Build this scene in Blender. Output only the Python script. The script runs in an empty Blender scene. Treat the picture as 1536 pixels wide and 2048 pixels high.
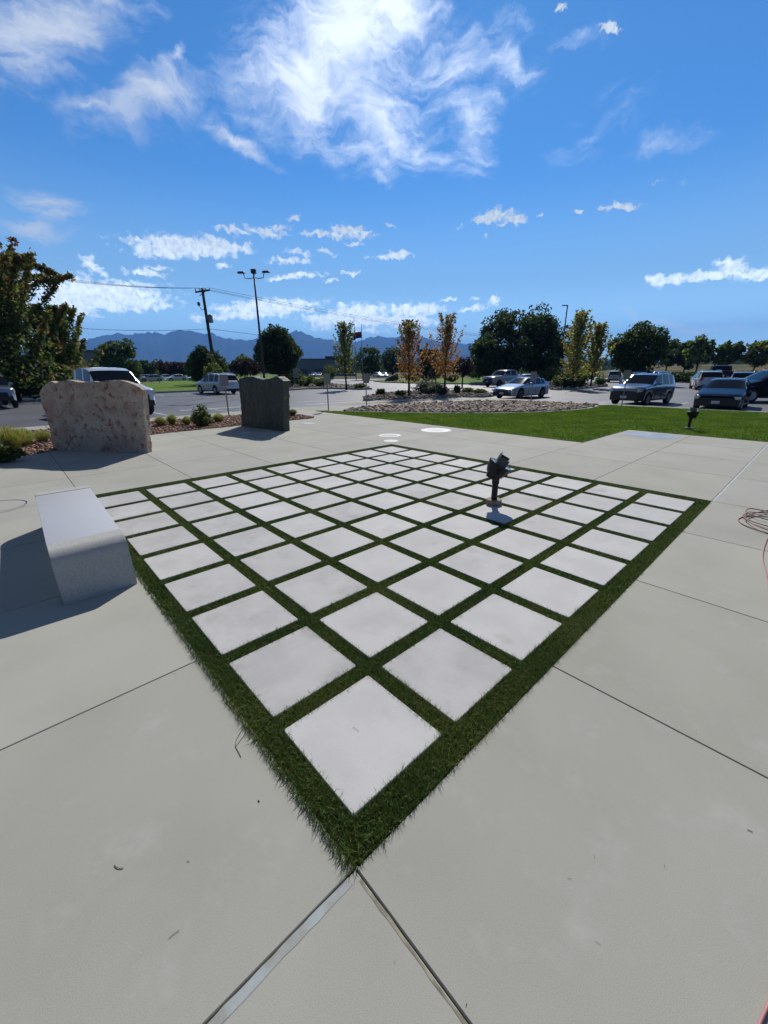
import bpy, bmesh, math, random
import numpy as np
from mathutils import Matrix, Vector, noise
random.seed(7); RNG = np.random.default_rng(7)
R = math.radians
S = bpy.context.scene
COL = S.collection

# ------------------------------------------------------------------ camera
CF, PITCH, ROLL, YAW = 799.18, R(19.5214), R(-0.3957), R(42.7652)
CAM = np.array([-0.7023, -0.9677, 1.8258])
FW = np.array([math.sin(YAW)*math.cos(PITCH), math.cos(YAW)*math.cos(PITCH), -math.sin(PITCH)])
RT = np.array([math.cos(YAW), -math.sin(YAW), 0.0]); UP = np.cross(RT, FW)
R2 = math.cos(ROLL)*RT+math.sin(ROLL)*UP; U2 = math.cos(ROLL)*UP-math.sin(ROLL)*RT
cam = bpy.data.cameras.new('Camera'); co = bpy.data.objects.new('Camera', cam); COL.objects.link(co)
cam.sensor_fit = 'VERTICAL'; cam.sensor_height = 36; cam.lens = CF/2048*36
cam.clip_start = 0.05; cam.clip_end = 60000
M = Matrix.Identity(4)
for i in range(3):
    M[i][0] = R2[i]; M[i][1] = U2[i]; M[i][2] = -FW[i]; M[i][3] = CAM[i]
co.matrix_world = M; S.camera = co

def ray(px, py):
    d = FW*CF + R2*(px-768) + U2*(1024-py); return d/np.linalg.norm(d)
def at(px, py, z=0.0):
    """surveyed ground point: where the sight line meets the level z"""
    d = ray(px, py); t = (z-CAM[2])/d[2]; p = CAM + d*t; return (float(p[0]), float(p[1]), z)
def far(px, dist, z=0.0):
    d = ray(px, 741.0); h = math.hypot(d[0], d[1]); return (float(CAM[0]+d[0]/h*dist), float(CAM[1]+d[1]/h*dist), z)
def hgt(py, dist, px=768):
    """height above z=0 of something seen at row py, dist metres away"""
    d = ray(px, py); return float(CAM[2]+d[2]/math.hypot(d[0], d[1])*dist)

# ------------------------------------------------------------------ light
SUN_AZ, SUN_EL = 53.0, 41.0
sl = bpy.data.lights.new('Sun', 'SUN'); sl.energy = 4.9; sl.angle = R(0.53); sl.color = (1.0, 0.955, 0.89)
so = bpy.data.objects.new('Sun', sl); COL.objects.link(so)
sd = Vector((math.sin(R(SUN_AZ))*math.cos(R(SUN_EL)), math.cos(R(SUN_AZ))*math.cos(R(SUN_EL)), math.sin(R(SUN_EL))))
so.rotation_euler = (-sd).to_track_quat('-Z', 'Y').to_euler()
S.view_settings.view_transform = 'Standard'; S.view_settings.look = 'None'; S.view_settings.exposure = 0.0; S.view_settings.gamma = 1.0
S.render.engine = 'CYCLES'
try:
    S.cycles.max_bounces = 6; S.cycles.volume_bounces = 2; S.cycles.transparent_max_bounces = 8
    S.cycles.use_denoising = True; S.cycles.use_adaptive_sampling = True
    S.cycles.sample_clamp_indirect = 6.0
except Exception: pass

def build_world():
    w = bpy.data.worlds.new('World'); S.world = w; w.use_nodes = True
    nt = w.node_tree; N = nt.nodes; L = nt.links; N.clear()
    def nd(t, **k):
        n = N.new(t)
        for a, b in k.items(): setattr(n, a, b)
        return n
    def math_(op, a, b=None, c=None, clamp=False):
        n = nd('ShaderNodeMath', operation=op); n.use_clamp = clamp
        for i, v in enumerate((a, b, c)):
            if v is None: continue
            if isinstance(v, (int, float)): n.inputs[i].default_value = v
            else: L.new(v, n.inputs[i])
        return n.outputs[0]
    def mapr(v, a, b, c=0.0, d=1.0, smooth=True):
        n = nd('ShaderNodeMapRange'); n.interpolation_type = 'SMOOTHSTEP' if smooth else 'LINEAR'
        L.new(v, n.inputs['Value'])
        for k, x in zip(('From Min', 'From Max', 'To Min', 'To Max'), (a, b, c, d)): n.inputs[k].default_value = x
        return n.outputs['Result']
    sky = nd('ShaderNodeTexSky', sky_type='NISHITA'); sky.sun_disc = False
    sky.sun_elevation = R(SUN_EL); sky.sun_rotation = R(SUN_AZ)
    sky.air_density = 1.0; sky.dust_density = 0.15; sky.ozone_density = 3.0; sky.altitude = 1300
    tc = nd('ShaderNodeTexCoord'); gen = tc.outputs['Generated']
    sp = nd('ShaderNodeSeparateXYZ'); L.new(gen, sp.inputs[0])
    az = math_('MULTIPLY', math_('ARCTAN2', sp.outputs[0], sp.outputs[1]), 180/math.pi/10)
    el = math_('MULTIPLY', math_('ARCSINE', math_('MAXIMUM', math_('MINIMUM', sp.outputs[2], 0.9999), -0.9999)), 180/math.pi/10)
    cb = nd('ShaderNodeCombineXYZ'); L.new(az, cb.inputs[0]); L.new(el, cb.inputs[1])
    P = cb.outputs[0]
    def noise_(vec, scale, detail=5, rough=.55, sx=1, sy=1, rot=0, dist=0.0, seed=0):
        mp = nd('ShaderNodeMapping'); L.new(vec, mp.inputs[0]); mp.inputs['Rotation'].default_value = (0, 0, rot)
        mp.inputs['Scale'].default_value = (sx, sy, 1); mp.inputs['Location'].default_value = (seed, seed*.7, 0)
        n = nd('ShaderNodeTexNoise'); n.noise_dimensions = '2D'; L.new(mp.outputs[0], n.inputs['Vector'])
        n.inputs['Scale'].default_value = scale; n.inputs['Detail'].default_value = detail; n.inputs['Roughness'].default_value = rough
        n.inputs['Distortion'].default_value = dist
        return n
    def warp(vec, n, amt):
        a = nd('ShaderNodeVectorMath', operation='SUBTRACT'); L.new(n.outputs['Color'], a.inputs[0]); a.inputs[1].default_value = (.5, .5, .5)
        b = nd('ShaderNodeVectorMath', operation='SCALE'); L.new(a.outputs[0], b.inputs[0]); b.inputs['Scale'].default_value = amt
        c = nd('ShaderNodeVectorMath', operation='ADD'); L.new(vec, c.inputs[0]); L.new(b.outputs[0], c.inputs[1]); return c.outputs[0]
    def azel(px, py):
        r = ray(px, py); return np.array([math.degrees(math.atan2(r[0], r[1]))/10, math.degrees(math.asin(r[2]))/10])
    def field(vec, blobs, grow=1.0):
        out = None
        for (px, py, rx, ry, ang, st) in blobs:
            rx *= grow; ry *= grow
            c0 = azel(px, py); t = R(ang)
            e1 = azel(px+rx*math.cos(t), py-rx*math.sin(t))-c0; e2 = azel(px-ry*math.sin(t), py-ry*math.cos(t))-c0
            mp = nd('ShaderNodeMapping', vector_type='TEXTURE')
            if out is None: L.new(vec, mp.inputs[0])
            else:       # evaluate the patches one after another (keeps the shader small)
                ma = nd('ShaderNodeVectorMath', operation='MULTIPLY_ADD'); L.new(out, ma.inputs[0]); ma.inputs[1].default_value = (1e-7,)*3; L.new(vec, ma.inputs[2]); L.new(ma.outputs[0], mp.inputs[0])
            mp.inputs['Location'].default_value = (c0[0], c0[1], 0); mp.inputs['Rotation'].default_value = (0, 0, math.atan2(e1[1], e1[0]))
            mp.inputs['Scale'].default_value = (max(np.hypot(*e1), .01), max(np.hypot(*e2), .01), 1)
            ln = nd('ShaderNodeVectorMath', operation='LENGTH'); L.new(mp.outputs[0], ln.inputs[0])
            v = mapr(ln.outputs['Value'], 1.35, 0.0, 0.0, st, smooth=False)
            out = v if out is None else math_('MAXIMUM', out, v)
        return out
    # high thin cloud ------------------------------------------------
    w1 = noise_(P, 1.0, 2, .5); Pc = warp(P, w1, .5)
    w2 = noise_(P, 6, 5, .6, seed=3.3); Pc = warp(Pc, w2, .12)
    cir = [(700, 60, 150, 110, 40, 1.25), (640, 150, 190, 130, 20, 1.15), (590, 190, 110, 90, 0, 1.1), (750, 230, 170, 110, -20, .85), (880, 130, 200, 70, 10, .72),
           (1000, 120, 80, 50, -30, .62), (945, 255, 50, 95, 15, .85), (850, 300, 120, 50, -20, .66), (730, 300, 140, 40, -25, .7), (780, 20, 90, 80, 0, 1.3), (750, 345, 60, 16, -45, .6),
           (60, 40, 220, 80, 5, 1.15), (20, 130, 120, 80, 10, .75), (300, 200, 105, 60, 20, 1.0), (170, 205, 90, 22, 5, .7), (355, 120, 45, 11, 35, .8), (250, 225, 160, 50, 0, .55),
           (460, 268, 110, 15, -28, .95), (400, 225, 60, 20, -20, .5), (90, 400, 100, 24, -12, .98), (110, 425, 70, 20, 10, .85), (40, 452, 85, 17, -4, .95),
           (1180, 255, 110, 60, 15, .32), (1340, 275, 110, 26, 14, .5), (1120, 100, 110, 16, 14, .42), (1240, 215, 90, 20, 15, .3), (20, 170, 50, 40, 0, .5), (520, 250, 70, 20, -30, .3),
           (1390, 637, 170, 7, 0, .9), (1070, 645, 60, 4, 0, .7), (900, 655, 160, 14, 0, .45), (1480, 680, 120, 14, 3, .25)]
    m1 = field(Pc, cir, 1.12)
    f1 = noise_(Pc, 2.4, 9, .60, sx=.8, sy=1.7, rot=R(32), dist=.15).outputs['Fac']
    f2 = noise_(Pc, 6.0, 8, .62, sx=.45, sy=2.2, rot=R(-52), dist=.1, seed=9).outputs['Fac']
    fib = math_('ADD', math_('MULTIPLY', f1, .6), math_('MULTIPLY', f2, .4))
    d1 = mapr(math_('ADD', m1, math_('MULTIPLY', math_('SUBTRACT', fib, .5), 1.7)), .10, 1.22)
    d1 = math_('MULTIPLY', d1, mapr(m1, 0.0, .3))
    # small puffy cloud ----------------------------------------------
    w3 = noise_(P, 9, 3, .6, seed=5.1); Pq = warp(P, w3, .11)
    w4 = noise_(P, 26, 3, .6, seed=1.7); Pq = warp(Pq, w4, .025)
    cum = [(190, 585, 150, 30, -3, 1.), (130, 605, 90, 34, 0, 1.), (240, 605, 110, 18, 0, 1.), (100, 570, 60, 22, -20, .9), (185, 533, 32, 13, -35, .9), (380, 492, 115, 22, -2, 1.05), (330, 505, 70, 14, 0, .9), (440, 500, 60, 16, 5, .9),
           (290, 545, 45, 7, -6, .9), (318, 536, 30, 5, -6, .8), (450, 532, 18, 7, 0, .85), (540, 615, 105, 17, 3, 1.), (500, 628, 80, 12, 0, .85), (600, 609, 50, 10, 3, .9), (440, 634, 30, 9, 0, .8), (395, 636, 22, 8, 0, .75),
           (720, 625, 60, 20, 0, 1.), (700, 640, 90, 16, 0, 1.05), (820, 620, 70, 14, 2, .95), (780, 640, 110, 13, 0, .95), (650, 645, 40, 14, 10, .85), (685, 608, 12, 7, 0, .8), (650, 657, 26, 7, 0, .7), (745, 662, 45, 8, -4, .7),
           (560, 458, 26, 9, 10, .75), (530, 465, 50, 9, -8, .85), (470, 460, 45, 8, -10, .8), (590, 435, 22, 7, 8, .75), (635, 468, 30, 8, 0, .85), (600, 505, 35, 8, -5, .7), (575, 522, 45, 9, -3, .8), (700, 462, 40, 13, -6, .92), (730, 470, 30, 9, 5, .85), (710, 487, 22, 7, 0, .8), (672, 470, 18, 9, 0, .8),
           (655, 505, 22, 7, -15, .75), (600, 550, 55, 7, 3, .9), (555, 556, 35, 7, 8, .8), (790, 512, 34, 9, 3, .95), (780, 452, 18, 5, -10, .7), (700, 545, 22, 5, 0, .75), (660, 560, 18, 5, 0, .7), (740, 515, 18, 6, 0, .6),
           (985, 432, 38, 14, 12, 1.), (1030, 438, 24, 14, 0, 1.), (1010, 448, 30, 7, 0, .7), (1080, 431, 14, 4, 3, .75), (1240, 414, 45, 9, 2, .9), (1155, 423, 14, 5, 3, .7), (1220, 55, 26, 10, -8, .9), (1122, 18, 16, 9, 5, .8), (920, 450, 9, 7, -60, .6), (975, 468, 7, 6, 0, .6),
           (1312, 560, 24, 14, -5, 1.), (1350, 560, 24, 12, 8, 1.), (1410, 553, 46, 11, 6, 1.), (1460, 535, 30, 20, 0, 1.), (1505, 548, 55, 14, 0, 1.05), (945, 617, 32, 7, 6, .85), (988, 602, 13, 12, -50, .85), (955, 598, 20, 4, -10, .6), (895, 600, 22, 4, 8, .75), (890, 619, 16, 4, 0, .75),
           (1310, 365, 30, 6, 3, .45), (1365, 367, 12, 4, 5, .5)]
    m2 = field(Pq, cum, 1.25)
    f3 = noise_(Pq, 11, 7, .6, sx=.8, sy=1.3, seed=2).outputs['Fac']
    d2 = mapr(math_('ADD', m2, math_('MULTIPLY', math_('SUBTRACT', f3, .5), 1.12)), .30, .70)
    d2 = math_('MULTIPLY', d2, mapr(m2, .05, .3))
    # colour ---------------------------------------------------------
    skyc = nd('ShaderNodeMix', data_type='RGBA', blend_type='MULTIPLY'); skyc.inputs[0].default_value = 1
    L.new(sky.outputs[0], skyc.inputs[6]); skyc.inputs[7].default_value = SKY_TINT
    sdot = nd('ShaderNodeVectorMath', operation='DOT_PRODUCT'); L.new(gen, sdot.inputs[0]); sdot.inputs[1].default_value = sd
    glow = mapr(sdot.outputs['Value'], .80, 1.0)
    bk0 = math_('MULTIPLY', mapr(sdot.outputs['Value'], -.1, .38, .10, 1.0), mapr(el, 3.2, 5.0, 1.0, .18))  # unseen sky away from the sun and overhead dimmed to deepen the shade
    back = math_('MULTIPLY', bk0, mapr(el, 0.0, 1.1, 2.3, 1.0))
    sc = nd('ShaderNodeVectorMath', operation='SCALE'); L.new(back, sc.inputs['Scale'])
    def rgb(v): n = nd('ShaderNodeRGB'); n.outputs[0].default_value = (*v, 1); return n.outputs[0]
    c1 = nd('ShaderNodeVectorMath', operation='SCALE'); L.new(rgb((7.6, 8.3, 9.4)), c1.inputs[0]); L.new(math_('MULTIPLY', mapr(el, 0.0, 1.3, 2.6, 1.0), math_('ADD', mapr(glow, 0, 1, .85, 1.5), math_('MULTIPLY', fib, .25))), c1.inputs['Scale'])
    gray = nd('ShaderNodeMix', data_type='RGBA'); L.new(math_('SUBTRACT', 1.0, bk0, clamp=True), gray.inputs[0]); L.new(skyc.outputs[2], gray.inputs[6]); gray.inputs[7].default_value = (4.2, 4.0, 4.6, 1)  # dimmed sky also greyed, so less blue fills the shade
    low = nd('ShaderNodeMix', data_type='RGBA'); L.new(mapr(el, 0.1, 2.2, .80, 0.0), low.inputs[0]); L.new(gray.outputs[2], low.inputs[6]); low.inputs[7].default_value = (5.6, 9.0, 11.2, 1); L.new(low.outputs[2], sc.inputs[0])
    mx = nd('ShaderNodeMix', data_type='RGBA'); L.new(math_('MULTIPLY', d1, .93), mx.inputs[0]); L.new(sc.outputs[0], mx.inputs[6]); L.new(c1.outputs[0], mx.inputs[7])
    f4 = noise_(Pq, 18, 5, .6, seed=8).outputs['Fac']
    c2 = nd('ShaderNodeVectorMath', operation='SCALE'); L.new(rgb((8.0, 9.0, 9.8)), c2.inputs[0]); L.new(math_('MULTIPLY', mapr(f4, .25, .7, .74, 1.08), mapr(el, 0.2, 1.8, 2.9, 1.0)), c2.inputs['Scale'])
    mx2 = nd('ShaderNodeMix', data_type='RGBA'); L.new(math_('MULTIPLY', d2, .95), mx2.inputs[0]); L.new(mx.outputs[2], mx2.inputs[6]); L.new(c2.outputs[0], mx2.inputs[7])
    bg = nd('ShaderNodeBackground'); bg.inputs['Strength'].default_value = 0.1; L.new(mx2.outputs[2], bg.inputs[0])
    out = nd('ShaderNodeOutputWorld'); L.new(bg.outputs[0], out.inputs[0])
    try: w.cycles.sampling_method = 'MANUAL'; w.cycles.sample_map_resolution = 512
    except Exception: pass
SKY_TINT = (0.43, 0.97, 1.36, 1)
build_world()

# ------------------------------------------------------------------ helpers
def tag(o, label=None, cat=None, group=None, kind=None):
    for k, v in (('label', label), ('category', cat), ('group', group), ('kind', kind)):
        if v: o[k] = v
    return o
def link(name, me, parent=None, loc=None, rz=None):
    o = bpy.data.objects.new(name, me); COL.objects.link(o)
    if parent is not None: o.parent = parent
    if loc is not None: o.location = loc
    if rz is not None: o.rotation_euler = (0, 0, rz)
    return o
def empty(name, loc, rz=0): 
    o = bpy.data.objects.new(name, None); COL.objects.link(o); o.location = loc; o.rotation_euler = (0, 0, rz); o.empty_display_size = .2; return o
def copy_tree(o, parent=None):
    c = o.copy(); COL.objects.link(c)
    if parent is not None: c.parent = parent
    for ch in list(o.children): copy_tree(ch, c)
    return c
class MB:
    def __init__(s): s.v = []; s.f = []; s.sm = []
    def add(s, vs, fs, smooth=False):
        b = len(s.v); s.v += [tuple(map(float, p)) for p in vs]; s.f += [tuple(i+b for i in f) for f in fs]; s.sm += [smooth]*len(fs); return s
    def box(s, c, d, rz=0.0, ry=0.0, rx=0.0, bev=0.0, taper=1.0):
        if bev > 0:
            bm = bmesh.new(); bmesh.ops.create_cube(bm, size=1)
            for v in bm.verts: v.co = Vector((v.co.x*d[0]*(taper if v.co.z > 0 else 1), v.co.y*d[1]*(taper if v.co.z > 0 else 1), v.co.z*d[2]))
            bmesh.ops.bevel(bm, geom=bm.edges[:], offset=bev, segments=2, affect='EDGES', profile=.6)
            vs = [v.co.copy() for v in bm.verts]; fs = [[v.index for v in f.verts] for f in bm.faces]; bm.free()
        else:
            vs = [Vector((x*d[0]*(taper if z > 0 else 1), y*d[1]*(taper if z > 0 else 1), z*d[2])) for z in (-.5, .5) for y in (-.5, .5) for x in (-.5, .5)]
            fs = [(0, 2, 3, 1), (4, 5, 7, 6), (0, 1, 5, 4), (2, 6, 7, 3), (0, 4, 6, 2), (1, 3, 7, 5)]
        m = Matrix.Rotation(rz, 3, 'Z') @ Matrix.Rotation(ry, 3, 'Y') @ Matrix.Rotation(rx, 3, 'X')
        return s.add([m @ v + Vector(c) for v in vs], fs)
    def tube(s, pts, rads, n=8, caps=True, smooth=True):
        pts = [Vector(p) for p in pts]
        if isinstance(rads, (int, float)): rads = [rads]*len(pts)
        t0 = (pts[1]-pts[0]).normalized(); a = t0.orthogonal().normalized(); vs = []
        for i, p in enumerate(pts):
            t = ((pts[min(i+1, len(pts)-1)]-pts[max(i-1, 0)])).normalized()
            a = (a-t*a.dot(t)); a = a.normalized() if a.length > 1e-6 else t.orthogonal().normalized(); b = t.cross(a)
            for k in range(n):
                th = 2*math.pi*k/n; vs.append(p+(a*math.cos(th)+b*math.sin(th))*rads[i])
        fs = [(i*n+k, i*n+(k+1) % n, (i+1)*n+(k+1) % n, (i+1)*n+k) for i in range(len(pts)-1) for k in range(n)]
        s.add(vs, fs, smooth)
        if caps:
            b = len(s.v)-len(vs); s.f.append(tuple(b+k for k in range(n))[::-1]); s.f.append(tuple(b+(len(pts)-1)*n+k for k in range(n))); s.sm += [False, False]
        return s
    def lathe(s, prof, n=24, mat=None, smooth=True):
        vs = [(r*math.cos(2*math.pi*k/n), r*math.sin(2*math.pi*k/n), z) for r, z in prof for k in range(n)]
        if mat is not None: vs = [mat @ Vector(v) for v in vs]
        fs = [(i*n+k, i*n+(k+1) % n, (i+1)*n+(k+1) % n, (i+1)*n+k) for i in range(len(prof)-1) for k in range(n)]
        s.add(vs, fs, smooth)
        b = len(s.v)-len(vs); s.f.append(tuple(b+k for k in range(n))[::-1]); s.f.append(tuple(b+(len(prof)-1)*n+k for k in range(n))); s.sm += [False, False]
        return s
    def build(s, name, mat, parent=None, loc=None, rz=None, sharp=None):
        me = bpy.data.meshes.new(name); me.from_pydata(s.v, [], s.f); me.polygons.foreach_set('use_smooth', s.sm)
        me.materials.append(mat); me.update()
        if sharp:
            me.polygons.foreach_set('use_smooth', [True]*len(me.polygons)); me.set_sharp_from_angle(angle=R(sharp))
        return link(name, me, parent, loc, rz)
def fast_mesh(name, verts, faces_flat, nper, mat, colors=None, smooth=False):
    """verts (n,3), faces as flat index array with nper corners each"""
    me = bpy.data.meshes.new(name); nf = len(faces_flat)//nper
    me.vertices.add(len(verts)); me.vertices.foreach_set('co', np.asarray(verts, dtype=np.float32).ravel())
    me.loops.add(len(faces_flat)); me.loops.foreach_set('vertex_index', np.asarray(faces_flat, dtype=np.int32))
    me.polygons.add(nf); me.polygons.foreach_set('loop_start', np.arange(0, nf*nper, nper, dtype=np.int32))
    if smooth: me.polygons.foreach_set('use_smooth', np.ones(nf, dtype=bool))
    if colors is not None:
        ca = me.color_attributes.new('tint', 'FLOAT_COLOR', 'POINT'); c4 = np.ones((len(verts), 4), dtype=np.float32); c4[:, :3] = colors
        ca.data.foreach_set('color', c4.ravel())
    me.materials.append(mat); me.update(calc_edges=True); me.validate(); return me

# ------------------------------------------------------------------ materials
MATS = {}
def mat(name, col, rough=.6, metal=0.0, spec=.5, coat=0.0, var=0.0, vscale=8.0, bump=0.0, bscale=60.0, vcol=None, speck=0.0, sscale=400.0, trans=0.0, attr=False, detail=5, hi=None, spots=None, spots2=None, objrand=0.0):
    m = bpy.data.materials.new(name); m.use_nodes = True; nt = m.node_tree; N = nt.nodes; L = nt.links
    p = N['Principled BSDF']; p.inputs['Base Color'].default_value = (*col, 1); p.inputs['Roughness'].default_value = rough; p.inputs['Metallic'].default_value = metal
    p.inputs['Specular IOR Level'].default_value = spec; p.inputs['Coat Weight'].default_value = coat; p.inputs['Coat Roughness'].default_value = .04
    tc = N.new('ShaderNodeTexCoord'); base = None; vec = tc.outputs['Object']
    if objrand > 0:   # every slab gets its own patch of the pattern and its own tone
        oi = N.new('ShaderNodeObjectInfo'); va = N.new('ShaderNodeVectorMath'); va.operation = 'MULTIPLY_ADD'; L.new(oi.outputs['Random'], va.inputs[0]); va.inputs[1].default_value = (91, 57, 33); L.new(vec, va.inputs[2]); vec = va.outputs[0]
    if attr:
        a = N.new('ShaderNodeAttribute'); a.attribute_name = 'tint'; base = a.outputs['Color']
    def nz(scale, det=5, rough_=.6):
        n = N.new('ShaderNodeTexNoise'); L.new(vec, n.inputs['Vector']); n.inputs['Scale'].default_value = scale; n.inputs['Detail'].default_value = det; n.inputs['Roughness'].default_value = rough_; return n
    def mixc(f, a, b, mode='MIX'):
        x = N.new('ShaderNodeMix'); x.data_type = 'RGBA'; x.blend_type = mode
        for i, v in ((0, f), (6, a), (7, b)):
            if isinstance(v, (int, float)): x.inputs[i].default_value = v
            elif isinstance(v, tuple): x.inputs[i].default_value = (*v, 1)
            else: L.new(v, x.inputs[i])
        return x.outputs[2]
    def ramp(v, a, b):
        x = N.new('ShaderNodeMapRange'); x.interpolation_type = 'SMOOTHSTEP'; L.new(v, x.inputs['Value']); x.inputs['From Min'].default_value = a; x.inputs['From Max'].default_value = b; return x.outputs['Result']
    if var > 0:
        c2 = vcol or tuple(min(1, c*(1-var)) for c in col)
        f = ramp(nz(vscale, detail).outputs['Fac'], .35, .65)
        base = mixc(f, base if base is not None else col, c2) if base is None else mixc(f, base, mixc(1.0, base, (1-var,)*3, 'MULTIPLY'))
    if speck > 0:
        f = ramp(nz(sscale, 2, .7).outputs['Fac'], .3, .7)
        base = mixc(1.0, base if base is not None else col, mixc(f, (1-speck,)*3, (1+speck,)*3), 'MULTIPLY')
    if spots:
        sc_, lo, hi_, sc_col = spots
        f = ramp(nz(sc_, 6, .65).outputs['Fac'], lo, hi_); base = mixc(f, base if base is not None else col, sc_col)
    if spots2:
        sc_, lo, hi_, sc_col = spots2
        f = ramp(nz(sc_, 3, .5).outputs['Fac'], lo, hi_); base = mixc(f, base if base is not None else col, sc_col, 'MULTIPLY')
    if objrand > 0:
        mr = N.new('ShaderNodeMapRange'); L.new(oi.outputs['Random'], mr.inputs['Value']); mr.inputs['To Min'].default_value = 1-objrand; mr.inputs['To Max'].default_value = 1+objrand*.4
        base = mixc(1.0, base if base is not None else col, mr.outputs['Result'], 'MULTIPLY')
    if base is not None: L.new(base, p.inputs['Base Color'])
    if bump > 0:
        b = N.new('ShaderNodeBump'); b.inputs['Strength'].default_value = bump; b.inputs['Distance'].default_value = .01
        L.new(nz(bscale, 6, .65).outputs['Fac'], b.inputs['Height']); L.new(b.outputs[0], p.inputs['Normal'])
    if trans > 0:
        t = N.new('ShaderNodeBsdfTranslucent'); mx = N.new('ShaderNodeMixShader'); mx.inputs[0].default_value = trans
        if base is not None: L.new(base, t.inputs[0])
        else: t.inputs[0].default_value = (*col, 1)
        L.new(p.outputs[0], mx.inputs[1]); L.new(t.outputs[0], mx.inputs[2]); L.new(mx.outputs[0], N['Material Output'].inputs[0])
    MATS[name] = m; return m
mat('concrete', (.41, .405, .35), .88, spec=.25, attr=True, var=.07, vscale=.8, speck=.15, sscale=340, bump=.03, bscale=400, spots=(3.2, .50, .80, (.45, .445, .40)), spots2=(1.6, .46, .80, (.93, .93, .92)))
mat('slab2', (.415, .405, .36), .9, spec=.2, var=.2, vscale=2, speck=.08, sscale=150)
mat('joint', (.05, .045, .038), .95, var=.4, vscale=9)
mat('sealant', (.40, .44, .44), .9, spec=.15, var=.3, vscale=5, vcol=(.30, .29, .25))
mat('sealant_tan', (.34, .31, .22), .8, var=.5, vscale=14)
mat('sealant_white', (.50, .53, .54), .8, var=.2, vscale=6)
mat('paver', (.57, .56, .54), .75, spec=.2, var=.10, vscale=2.4, speck=.05, sscale=240, bump=.06, bscale=140, objrand=.07, spots2=(5.5, .60, .78, (.90, .895, .88)), spots=(38, .70, .78, (.45, .44, .42)))
mat('paver_b', (.545, .535, .515), .78, spec=.2, var=.14, vscale=2.6, speck=.06, sscale=230, bump=.07, bscale=120, objrand=.08, spots2=(4, .55, .75, (.88, .87, .85)), spots=(34, .69, .78, (.42, .41, .39)))
mat('asphalt', (.10, .105, .12), .62, spec=.5, var=.28, vscale=.35, speck=.2, sscale=60, bump=.3, bscale=120, spots=(1.1, .62, .72, (.16, .165, .175)))
mat('asphalt_dark', (.028, .028, .032), .7)
mat('road_paint', (.6, .62, .64), .6, var=.45, vscale=3)
mat('kerb', (.40, .39, .35), .85, var=.25, vscale=3, speck=.1, sscale=80)
mat('granite', (.58, .585, .595), .36, spec=.5, var=.12, vscale=160, speck=.16, sscale=420)
mat('granite_rough', (.48, .475, .44), .7, spec=.3, var=.10, vscale=70, speck=.38, sscale=230, bump=.5, bscale=240)
mat('turf_base', (.045, .05, .018), .95, var=.5, vscale=60)
mat('blade', (.06, .1, .03), .55, attr=True, trans=.3, spec=.3)
mat('lawn', (.09, .17, .012), .9, spec=.1, var=.35, vscale=1.6, speck=.3, sscale=40, bump=.6, bscale=60, vcol=(.12, .20, .018))
mat('field', (.17, .13, .065), .95, spec=.05, var=.4, vscale=.06, vcol=(.075, .08, .03), speck=.25, sscale=3)
mat('field_green', (.075, .105, .028), .95, spec=.05, var=.45, vscale=.25, vcol=(.13, .11, .045), speck=.3, sscale=6)
mat('soil', (.10, .07, .048), .95, var=.3, vscale=9)
mat('mulch', (.25, .15, .105), .9, attr=True, spec=.2)
mat('cobble', (.3, .24, .2), .85, attr=True, var=.25, vscale=30, spec=.25)
mat('bark', (.055, .045, .036), .95, var=.35, vscale=20, bump=.5, bscale=40)
mat('leaf', (.05, .07, .02), .6, attr=True, trans=.48, spec=.25)
mat('mountain', (.05, .06, .05), .95, spec=0, var=.4, vscale=.002)
mat('tyre', (.015, .015, .016), .85)
mat('rim', (.35, .36, .38), .3, metal=.8)
mat('rim_dark', (.05, .05, .055), .4, metal=.6)
mat('glass', (.004, .008, .014), .05, spec=.32)
mat('black_plastic', (.012, .012, .014), .5)
mat('headlight', (.45, .48, .52), .12, metal=.3, coat=1.0)
mat('taillight', (.3, .012, .015), .2, coat=.8)
mat('plate', (.7, .7, .68), .5, var=.5, vscale=30, vcol=(.2, .25, .4))
mat('chrome', (.6, .6, .62), .15, metal=1)
for n_, c_, me_ in (('paint_white', (.62, .63, .65), 0), ('paint_silver', (.34, .38, .43), .4), ('paint_silverblue', (.24, .29, .37), .45), ('paint_navy', (.005, .007, .018), 0), ('paint_black', (.006, .008, .014), 0),
                    ('paint_red', (.20, .02, .02), .2), ('paint_maroon', (.08, .012, .012), .2), ('paint_grey', (.20, .23, .26), .6)):
    dk_ = sum(c_) < .2; mat(n_, c_, .13 if dk_ else .2, metal=me_, coat=0.0 if dk_ else 1.0, spec=.12 if dk_ else .5)
mat('pole_paint', (.045, .04, .042), .5)
mat('wood_pole', (.075, .055, .042), .9, var=.3, vscale=6)
mat('steel', (.25, .26, .27), .4, metal=.7)
mat('sign_back', (.27, .25, .24), .5, metal=.2)
mat('fixture', (.006, .006, .007), .4, spec=.3)
mat('fixture_grey', (.04, .05, .052), .4)
mat('fixture_lens', (.25, .28, .30), .12, coat=.8)
mat('fixture_base', (.30, .24, .17), .85, var=.3, vscale=20)
mat('rust_rock', (.56, .48, .37), .85, spec=.2, var=.30, vscale=2.2, vcol=(.42, .31, .23), speck=.2, sscale=45, bump=.7, bscale=12, spots=(6.5, .52, .66, (.26, .12, .075)))
mat('green_rock', (.032, .052, .038), .6, spec=.45, var=.4, vscale=9, vcol=(.055, .055, .038), bump=1.6, bscale=26, spots=(14, .52, .70, (.13, .16, .105)))
mat('hose', (.22, .09, .085), .6)
mat('cord', (.45, .20, .19), .6)
mat('brass', (.7, .6, .35), .3, metal=.8)
mat('disc_white', (.46, .475, .47), .5, var=.1, vscale=4)
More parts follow.
